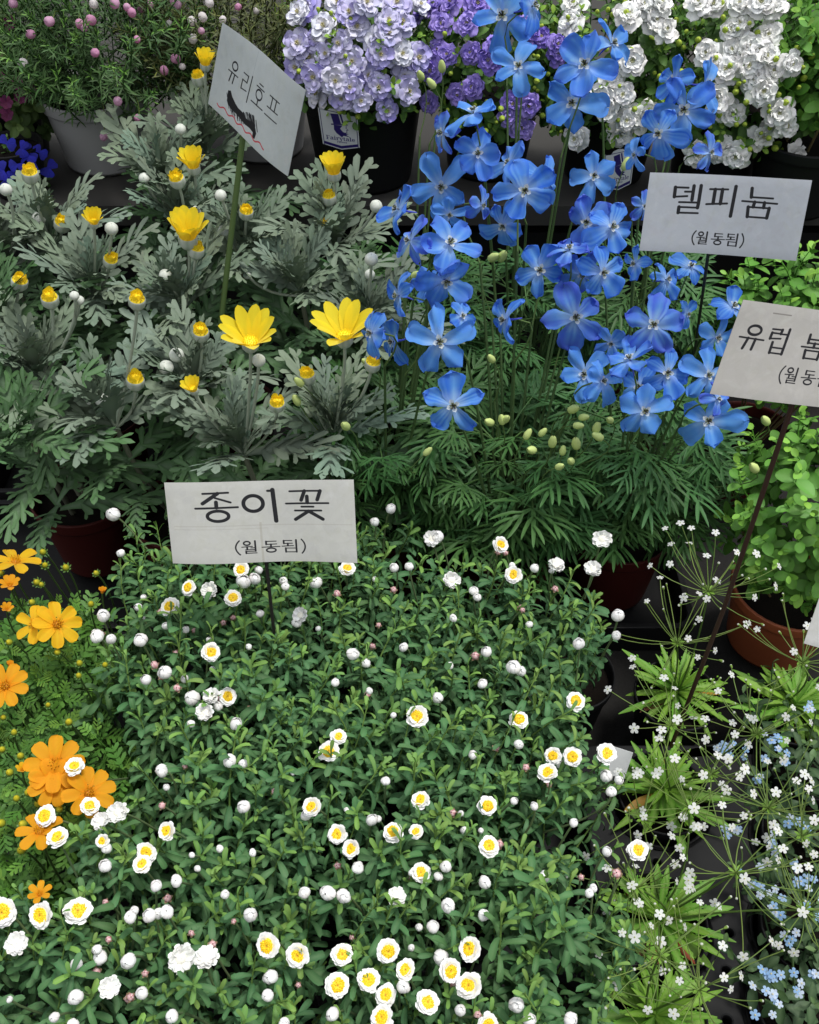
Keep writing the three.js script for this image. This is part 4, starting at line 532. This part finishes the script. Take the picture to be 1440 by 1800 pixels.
// ---------- signs ----------
const GL = {
  jong: [[.2, .06, .8, .04], [.55, .06, .18, .38], [.48, .2, .84, .36], [.5, .34, .5, .52], [0, .54, 1, .52], ['o', .52, .8, .25, .17]],
  i: [['o', .3, .42, .27, .25], [.72, .03, .84, .03], [.86, 0, .9, 1]],
  kkoch: [[.1, .05, .45, .04, .36, .35], [.5, .04, .82, .04, .74, .34], [.5, .22, .5, .44], [0, .46, 1, .45], [.36, .57, .64, .57], [.2, .7, .82, .7], [.52, .72, .2, 1], [.52, .72, .85, .99]],
  wol: [['o', .33, .17, .2, .15], [0, .46, .66, .43], [.33, .46, .33, .62], [.56, .55, .85, .55], [.85, 0, .85, .62], [.22, .69, .85, .69, .85, .82, .25, .82, .25, .97, .92, .97]],
  dong: [[.8, .05, .24, .05, .24, .3, .82, .29], [.5, .3, .5, .5], [0, .53, 1, .51], ['o', .5, .8, .26, .17]],
  doem: [[.62, .05, .12, .05, .12, .28, .64, .27], [.36, .28, .36, .46], [0, .5, .7, .46], [.88, 0, .88, .58], [.22, .66, .88, .66, .88, .97, .22, .97, .22, .66]],
  del: [[.5, .09, .05, .09, .06, .42, .5, .38], [.4, .23, .68, .22], [.68, .02, .68, .5], [.92, 0, .92, .54], [.25, .6, .92, .59, .91, .77, .27, .77, .27, .97, .95, .96]],
  pi: [[.05, .13, .64, .11], [.22, .13, .22, .6], [.46, .12, .46, .6], [0, .64, .68, .58], [.88, 0, .86, 1]],
  nyum: [[.22, 0, .24, .3, .86, .3], [0, .45, 1, .47], [.36, .46, .34, .63], [.64, .46, .64, .63], [.2, .64, .8, .64, .78, .98, .22, .98, .2, .64]],
  yu: [['o', .52, .21, .26, .19], [0, .55, 1, .57], [.36, .56, .26, 1], [.66, .57, .62, 1]],
  reop: [[.05, .06, .52, .05, .5, .21, .08, .21, .06, .44, .56, .4], [.56, .22, .86, .21], [.86, 0, .84, .52], [.24, .58, .24, 1, .82, 1, .84, .58], [.24, .78, .84, .78]],
  bom: [[.22, .02, .22, .36, .78, .36, .8, .02], [.22, .2, .8, .2], [.5, .36, .5, .52], [0, .54, 1, .53], [.2, .67, .8, .67, .78, 1, .22, 1, .2, .67]],
  ri: [[.05, .1, .55, .1, .53, .36, .08, .36, .08, .7, .64, .66], [.9, 0, .88, 1]],
  ho: [[.35, 0, .68, 0], [.18, .15, .84, .15], ['o', .5, .43, .25, .2], [.5, .63, .5, .87], [0, .89, 1, .87]],
  peu: [[.1, .1, .9, .1], [.34, .1, .34, .56], [.66, .1, .66, .56], [.06, .58, .94, .57], [0, .93, 1, .92]],
};
function draw(c, W0, H0, glyph, x, y, w, h, lw, slant = 0) {
  const X = (u, v) => (x + w * u + slant * (0.5 - v) * w) * W0, Y = (v) => (y + h * v) * H0;
  c.strokeStyle = c.fillStyle = '#16161c'; c.lineCap = 'round'; c.lineJoin = 'miter';
  for (const s of GL[glyph]) {
    if (s[0] === 'o') { c.lineWidth = lw * 1.1; c.beginPath(); c.ellipse(X(s[1], s[2]), Y(s[2]), s[3] * w * W0, s[4] * h * H0, 0, 0, TAU); c.stroke(); continue; }
    for (let k = 0; k + 3 < s.length; k += 2) { const hz = Math.abs(s[k] - s[k + 2]) * w * W0 > Math.abs(s[k + 1] - s[k + 3]) * h * H0 * 1.6; c.lineWidth = lw * (hz ? 0.72 : 1.25); c.beginPath(); c.moveTo(X(s[k], s[k + 1]), Y(s[k + 1])); c.lineTo(X(s[k + 2], s[k + 3]), Y(s[k + 3])); c.stroke(); }
  }
}
function paren(c, W0, H0, x, y, w, h, s, lw) { c.lineWidth = lw; c.lineCap = 'round'; c.strokeStyle = '#16161c'; c.beginPath(); c.moveTo((x + (s > 0 ? w : 0)) * W0, y * H0); c.quadraticCurveTo((x + (s > 0 ? -w * 0.6 : w * 1.6)) * W0, (y + h / 2) * H0, (x + (s > 0 ? w : 0)) * W0, (y + h) * H0); c.stroke(); }
function subText(c, W0, H0, x, y, w, h, lw) { paren(c, W0, H0, x, y - h * 0.05, w * 0.07, h * 1.12, 1, lw); draw(c, W0, H0, 'wol', x + w * 0.1, y, w * 0.22, h, lw); draw(c, W0, H0, 'dong', x + w * 0.38, y + h * 0.03, w * 0.25, h * 0.95, lw); draw(c, W0, H0, 'doem', x + w * 0.66, y, w * 0.23, h, lw); paren(c, W0, H0, x + w * 0.94, y - h * 0.05, w * 0.06, h * 1.12, -1, lw); }
function paper(tone, print) {
  const W0 = 1024, H0 = 512, cv = document.createElement('canvas'); cv.width = W0; cv.height = H0; const c = cv.getContext('2d');
  c.fillStyle = `rgb(${tone})`; c.fillRect(0, 0, W0, H0);
  for (let k = 0; k < 500; k++) { const v = rnd() > 0.5 ? 255 : 130; c.fillStyle = `rgba(${v},${v},${v - 6},${0.012 + rnd() * 0.03})`; c.beginPath(); c.ellipse(rnd() * W0, rnd() * H0, 4 + rnd() * 60, 3 + rnd() * 26, rnd() * 3, 0, TAU); c.fill(); }
  for (let k = 0; k < 9000; k++) { const v = rnd() > 0.5 ? 255 : 90; c.fillStyle = `rgba(${v},${v},${v},0.05)`; c.fillRect(rnd() * W0, rnd() * H0, 2, 2); }
  print(c, W0, H0);
  const t = new THREE.CanvasTexture(cv); t.colorSpace = THREE.SRGBColorSpace; t.magFilter = THREE.LinearFilter; t.anisotropy = 8;
  return new THREE.MeshPhysicalMaterial({ map: t, roughness: 0.62, side: THREE.DoubleSide, clearcoat: 0.15, clearcoatRoughness: 0.4 });
}
// the paper's plane: of all tilts, the one in which the four corners make the squarest rectangle of the wanted proportion
function plane4(q, s, aspect) {
  const c = q.reduce((a, b) => [a[0] + b[0] / 4, a[1] + b[1] / 4], [0, 0]), C = atD(c[0], c[1], s); let best, bc = 9e9;
  for (let yaw = -70; yaw <= 70; yaw += 2) for (let el = -20; el <= 75; el += 2) {
    const n = V(Math.sin(R(yaw)) * Math.cos(R(el)), Math.sin(R(el)), Math.cos(R(yaw)) * Math.cos(R(el)));
    const P = q.map(([x, y]) => { const d = ray(x, y); return EYE.clone().addScaledVector(d, C.clone().sub(EYE).dot(n) / d.dot(n)); });
    const a = P[1].clone().sub(P[0]), b = P[3].clone().sub(P[0]), e = P[2].clone().sub(P[3]), f = P[2].clone().sub(P[1]);
    if (P.some((p) => p.distanceTo(C) > 0.3) || n.dot(ray(c[0], c[1])) > -0.3) continue;
    const cost = Math.abs(a.clone().normalize().dot(b.clone().normalize())) + Math.abs(e.clone().normalize().dot(f.clone().normalize())) + 0.8 * Math.abs(Math.log(a.length() / e.length())) + 0.8 * Math.abs(Math.log(b.length() / f.length())) + 0.5 * Math.abs(Math.log((a.length() + e.length()) / (b.length() + f.length()) / aspect)) + 0.15 * Math.abs(a.clone().normalize().y) ;
    if (cost < bc) { bc = cost; best = { P, n, size: [a.length(), b.length(), yaw, el, cost] }; }
  }
  return best;
}
function sign(label, q, s, aspect, mat, foot, stickC, stickR, bow, topAt = 0.5) {
  const { P, n, size } = plane4(q, s, aspect);
  const nx = 16, ny = 8, pos = [], uv = [], idx = [], t = thing('plant_name_sign', label, 'sign', foot.clone(), 'paper name signs on sticks');
  const at = (u, v) => P[0].clone().lerp(P[1], u).lerp(P[3].clone().lerp(P[2], u), v).addScaledVector(n, bow(u, v));
  for (let side = 0; side < 2; side++) for (let j = 0; j <= ny; j++) for (let k = 0; k <= nx; k++) { const p = lv(t, at(k / nx, j / ny).addScaledVector(n, side ? -0.0007 : 0)); pos.push(p.x, p.y, p.z); uv.push(side ? 0.02 : k / nx, side ? 0.02 : 1 - j / ny); }
  const S = (nx + 1) * (ny + 1);
  for (let j = 0; j < ny; j++) for (let k = 0; k < nx; k++) { const a = j * (nx + 1) + k, b = a + 1, c = a + nx + 2, d = a + nx + 1; idx.push(a, d, c, a, c, b, S + a, S + c, S + d, S + a, S + b, S + c); }
  const edge = []; for (let k = 0; k <= nx; k++) edge.push(k); for (let j = 1; j <= ny; j++) edge.push(j * (nx + 1) + nx); for (let k = nx - 1; k >= 0; k--) edge.push(ny * (nx + 1) + k); for (let j = ny - 1; j > 0; j--) edge.push(j * (nx + 1));
  edge.forEach((a, k) => { const b = edge[(k + 1) % edge.length]; idx.push(a, b, S + b, a, S + b, S + a); });
  const g = new THREE.BufferGeometry(); g.setAttribute('position', new THREE.Float32BufferAttribute(pos, 3)); g.setAttribute('uv', new THREE.Float32BufferAttribute(uv, 2)); g.setIndex(idx); g.computeVertexNormals();
  mesh('sign_paper', g, mat, t);
  const top = at(topAt, 0.25).addScaledVector(n, -stickR - 0.0012), low = at(topAt, 1).addScaledVector(n, -stickR - 0.0012), end = foot;
  mesh('stick', new Geo().tube([lv(t, top), lv(t, low), lv(t, low.clone().lerp(end, 0.5).add(V(0.002, 0, 0.003))), lv(t, end)], stickR, stickR * 1.05, 8, stickC).build(), M_STEM, t);
  return { t, at, n };
}
const down = (a, b, y) => { const d = b.clone().sub(a); return a.clone().addScaledVector(d, (y - a.y) / d.y); };
{
  const s1 = paper('196,196,191', (c, w, h) => { draw(c, w, h, 'jong', 0.155, 0.115, 0.225, 0.37, 17); draw(c, w, h, 'i', 0.405, 0.11, 0.19, 0.38, 19); draw(c, w, h, 'kkoch', 0.635, 0.115, 0.225, 0.36, 16); subText(c, w, h, 0.345, 0.73, 0.38, 0.155, 8); c.fillStyle = 'rgba(125,112,92,0.18)'; c.fillRect(0.485 * w, 0.5 * h, 12, 0.5 * h); c.fillStyle = 'rgba(120,110,95,0.16)'; c.fillRect(0.03 * w, 0.53 * h, 0.95 * w, 5); c.fillRect(0.03 * w, 0.57 * h, 0.5 * w, 4); });
  const a = onY(480, 1120, 0.28);
  sign('long grey white paper sign with three large black characters above the white daisies', [[289, 848], [621, 845], [628, 991], [305, 989]], 0.87, 2.0, s1, onY(492, 1262, 0.12).setY(0.08), [0.012, 0.009, 0.01], 0.0016, (u, v) => 0.0035 * Math.sin(u * 6.5 + 0.5) * (0.4 + v * 0.6) - 0.004 * u * u, 0.5);
  const s2 = paper('190,195,204', (c, w, h) => { draw(c, w, h, 'del', 0.165, 0.14, 0.185, 0.36, 18); draw(c, w, h, 'pi', 0.385, 0.13, 0.19, 0.37, 18); draw(c, w, h, 'nyum', 0.605, 0.14, 0.215, 0.36, 17); subText(c, w, h, 0.325, 0.72, 0.335, 0.16, 8.5); });
  const t2 = atD(1248, 447, 0.955); sign('pale blue grey paper sign over the blue delphiniums on a thin dark stick', [[1143, 303], [1427, 316], [1399, 457], [1124, 440]], 0.96, 1.9, s2, down(t2, onY(1222, 600, 0.38), 0.1), [0.014, 0.011, 0.012], 0.0016, (u, v) => -0.003 * Math.sin(u * 4) + 0.004 * (u - 0.5) * (u - 0.5), 0.45);
  const s3 = paper('186,183,178', (c, w, h) => { draw(c, w, h, 'yu', 0.055, 0.235, 0.145, 0.25, 13); draw(c, w, h, 'reop', 0.225, 0.235, 0.125, 0.26, 13); draw(c, w, h, 'bom', 0.43, 0.255, 0.145, 0.25, 13); subText(c, w, h, 0.35, 0.62, 0.35, 0.165, 8); c.fillStyle = '#8b8782'; c.fillRect(0.2 * w, 0.085 * h, 0.115 * w, 7); });
  const t3 = atD(1387, 707, 0.76); sign('grey paper sign stapled at its top, in front of the round leaved herb', [[1307, 527], [1592, 566], [1540, 722], [1246, 690]], 0.77, 1.8, s3, onY(1180, 1312, 0.1), [0.045, 0.018, 0.012], 0.0021, (u, v) => 0.004 * Math.sin(u * 3) * v + 0.003 * v * v, 0.49);
  const s4 = paper('205,212,214', (c, w, h) => {
    draw(c, w, h, 'yu', 0.15, 0.30, 0.115, 0.25, 9.5, 0.05); draw(c, w, h, 'ri', 0.31, 0.31, 0.12, 0.3, 9); draw(c, w, h, 'ho', 0.46, 0.31, 0.15, 0.27, 9.5); draw(c, w, h, 'peu', 0.64, 0.30, 0.15, 0.27, 9);
    c.fillStyle = '#0c0c14'; c.beginPath(); c.moveTo(0.19 * w, 0.66 * h); for (const [x, y] of [[0.22, 0.64], [0.25, 0.69], [0.3, 0.73], [0.34, 0.75], [0.4, 0.75], [0.44, 0.78], [0.5, 0.77], [0.55, 0.74], [0.58, 0.78], [0.605, 0.83], [0.6, 0.9], [0.57, 0.91], [0.565, 0.85], [0.52, 0.84], [0.45, 0.85], [0.4, 0.84], [0.33, 0.83], [0.27, 0.83], [0.22, 0.81], [0.2, 0.78]]) c.lineTo(x * w, y * h); c.fill();
    c.strokeStyle = '#0c0c14'; c.lineCap = 'round'; for (let k = 0; k < 70; k++) { const u = rnd(), x = 0.2 + 0.39 * u, y = 0.74 + 0.06 * Math.sin(u * 5) + 0.04 * u; c.lineWidth = 3 + rnd() * 4; c.beginPath(); c.moveTo((x - 0.01 - rnd() * 0.02) * w, (y - 0.045 + rnd() * 0.03) * h); c.lineTo((x + 0.01 + rnd() * 0.02) * w, (y + 0.03 + rnd() * 0.055) * h); c.stroke(); } c.strokeStyle = '#d0505a'; c.lineWidth = 9; c.lineCap = 'round'; c.beginPath(); for (let k = 0; k <= 60; k++) { const u = 0.1 + 0.62 * k / 60; c[k ? 'lineTo' : 'moveTo'](u * w, (0.905 + 0.018 * Math.sin(k * 0.55)) * h); } c.stroke();
    c.fillStyle = 'rgba(120,130,140,0.22)'; c.fillRect(0.415 * w, 0.02 * h, 5, 0.6 * h);
  });
  const t4 = atD(428, 252, 1.1); sign('tilted white paper sign with a black scribble and a red wavy line', [[391, 40], [541, 158], [510, 309], [366, 182]], 1.1, 1.45, s4, down(t4, onY(395, 505, 0.4), 0.12), [0.07, 0.12, 0.03], 0.0032, (u, v) => 0.006 * Math.sin(u * 3.1) * v - 0.003 * Math.sin(u * 5), 0.43);
  const s5 = paper('196,196,193', () => {});
  const P5 = [[1440, 1052], [1600, 1090], [1570, 1170], [1413, 1131]]; sign('small blank cornered paper sign beside the terracotta pot', P5, 0.86, 1.9, s5, onY(1500, 1330, 0.1), [0.02, 0.015, 0.012], 0.0016, (u, v) => 0.002 * Math.sin(u * 4), 0.5);
}
{ // printed tags
  const cv = document.createElement('canvas'); cv.width = 256; cv.height = 320; const c = cv.getContext('2d');
  c.fillStyle = '#c9ccd0'; c.fillRect(0, 0, 256, 320); c.strokeStyle = '#3a3660'; c.lineWidth = 5; c.strokeRect(10, 26, 236, 400);
  c.fillStyle = '#2a1c66'; c.save(); c.translate(78, 46); c.rotate(-0.18); c.fillRect(0, 0, 52, 76); c.fillRect(60, 0, 12, 76); c.fillRect(-18, 76, 112, 9); c.restore();
  c.beginPath(); c.moveTo(92, 130); c.lineTo(150, 122); c.lineTo(132, 150); c.lineTo(150, 176); c.lineTo(188, 186); c.lineTo(170, 196); c.lineTo(196, 212); c.lineTo(150, 205); c.lineTo(140, 220); c.lineTo(104, 190); c.lineTo(90, 165); c.fill();
  c.strokeStyle = '#2a1c66'; c.lineWidth = 4; c.beginPath(); c.moveTo(176, 122); c.lineTo(172, 140); c.lineTo(186, 152); c.lineTo(174, 158); c.lineTo(178, 170); c.lineTo(166, 182); c.stroke();
  c.font = 'bold 44px serif'; c.textAlign = 'center'; c.fillText('Fairytale', 128, 246); c.font = 'bold 20px serif'; c.fillText('Flower', 136, 266); c.beginPath(); c.moveTo(12, 262); c.lineTo(128, 290); c.lineTo(244, 262); c.lineTo(244, 284); c.lineTo(128, 312); c.lineTo(12, 284); c.fill();
  const tx = new THREE.CanvasTexture(cv); tx.colorSpace = THREE.SRGBColorSpace; tx.magFilter = THREE.LinearFilter; const mat = new THREE.MeshStandardMaterial({ map: tx, roughness: 0.4, side: THREE.DoubleSide });
  const tag = (label, q, z) => {
    const [A, B, C, D] = q.map(([x, y]) => onZ(x, y, z)), t = thing('plant_tag', label, 'plant tag', A.clone().lerp(C, 0.5), 'printed plant tags'), out = [[0, 0.06], [0.1, 0.09], [0.22, 0.1], [0.3, 0.03], [0.45, 0], [0.6, 0.02], [0.72, 0.09], [0.85, 0.1], [1, 0.06], [1, 0.9], [0.5, 1], [0, 0.9]], pos = [], uv = [], idx = [];
    const at = (u, v) => lv(t, A.clone().lerp(B, u).lerp(D.clone().lerp(C, u), v)), nn = B.clone().sub(A).cross(A.clone().sub(D)).normalize();
    for (const off of [0, -0.0008]) for (const [u, v] of [[0.5, 0.5], ...out]) { const p = at(u, v).addScaledVector(nn, off); pos.push(p.x, p.y, p.z); uv.push(off ? 0.03 : u, off ? 0.96 : 1 - v); }
    const n = out.length; for (let k = 0; k < n; k++) { const a = 1 + k, b = 1 + (k + 1) % n, o = n + 1; idx.push(0, b, a, o, o + a, o + b, a, b, o + b, a, o + b, o + a); }
    const g = new THREE.BufferGeometry(); g.setAttribute('position', new THREE.Float32BufferAttribute(pos, 3)); g.setAttribute('uv', new THREE.Float32BufferAttribute(uv, 2)); g.setIndex(idx); g.computeVertexNormals(); mesh('tag_card', g, mat, t);
  };
  tag('printed tag with a dark top hat profile on the black bellflower pot', [[558, 184], [628, 200], [633, 266], [569, 260]], -1.262);
  tag('printed tag half hidden behind the delphinium flowers', [[1062, 268], [1118, 256], [1108, 330], [1066, 338]], -1.24);
  const t = thing('blank_plant_tag', 'small blank white tag standing in the tray beside a daisy', 'plant tag', onY(1085, 1345, 0.13)), g = new THREE.BoxGeometry(0.022, 0.03, 0.0012); mesh('tag_card', g, plain(0.72, 0.73, 0.74, 0.4), t, mul(T(0, 0.005, 0), RY(-0.2), RX(-0.6), RZ(-0.15)));
  mesh('tag_spike', new THREE.BoxGeometry(0.006, 0.06, 0.001), plain(0.7, 0.71, 0.72, 0.4), t, mul(T(0.001, -0.035, -0.01)));
}

renderer.render(scene, camera);
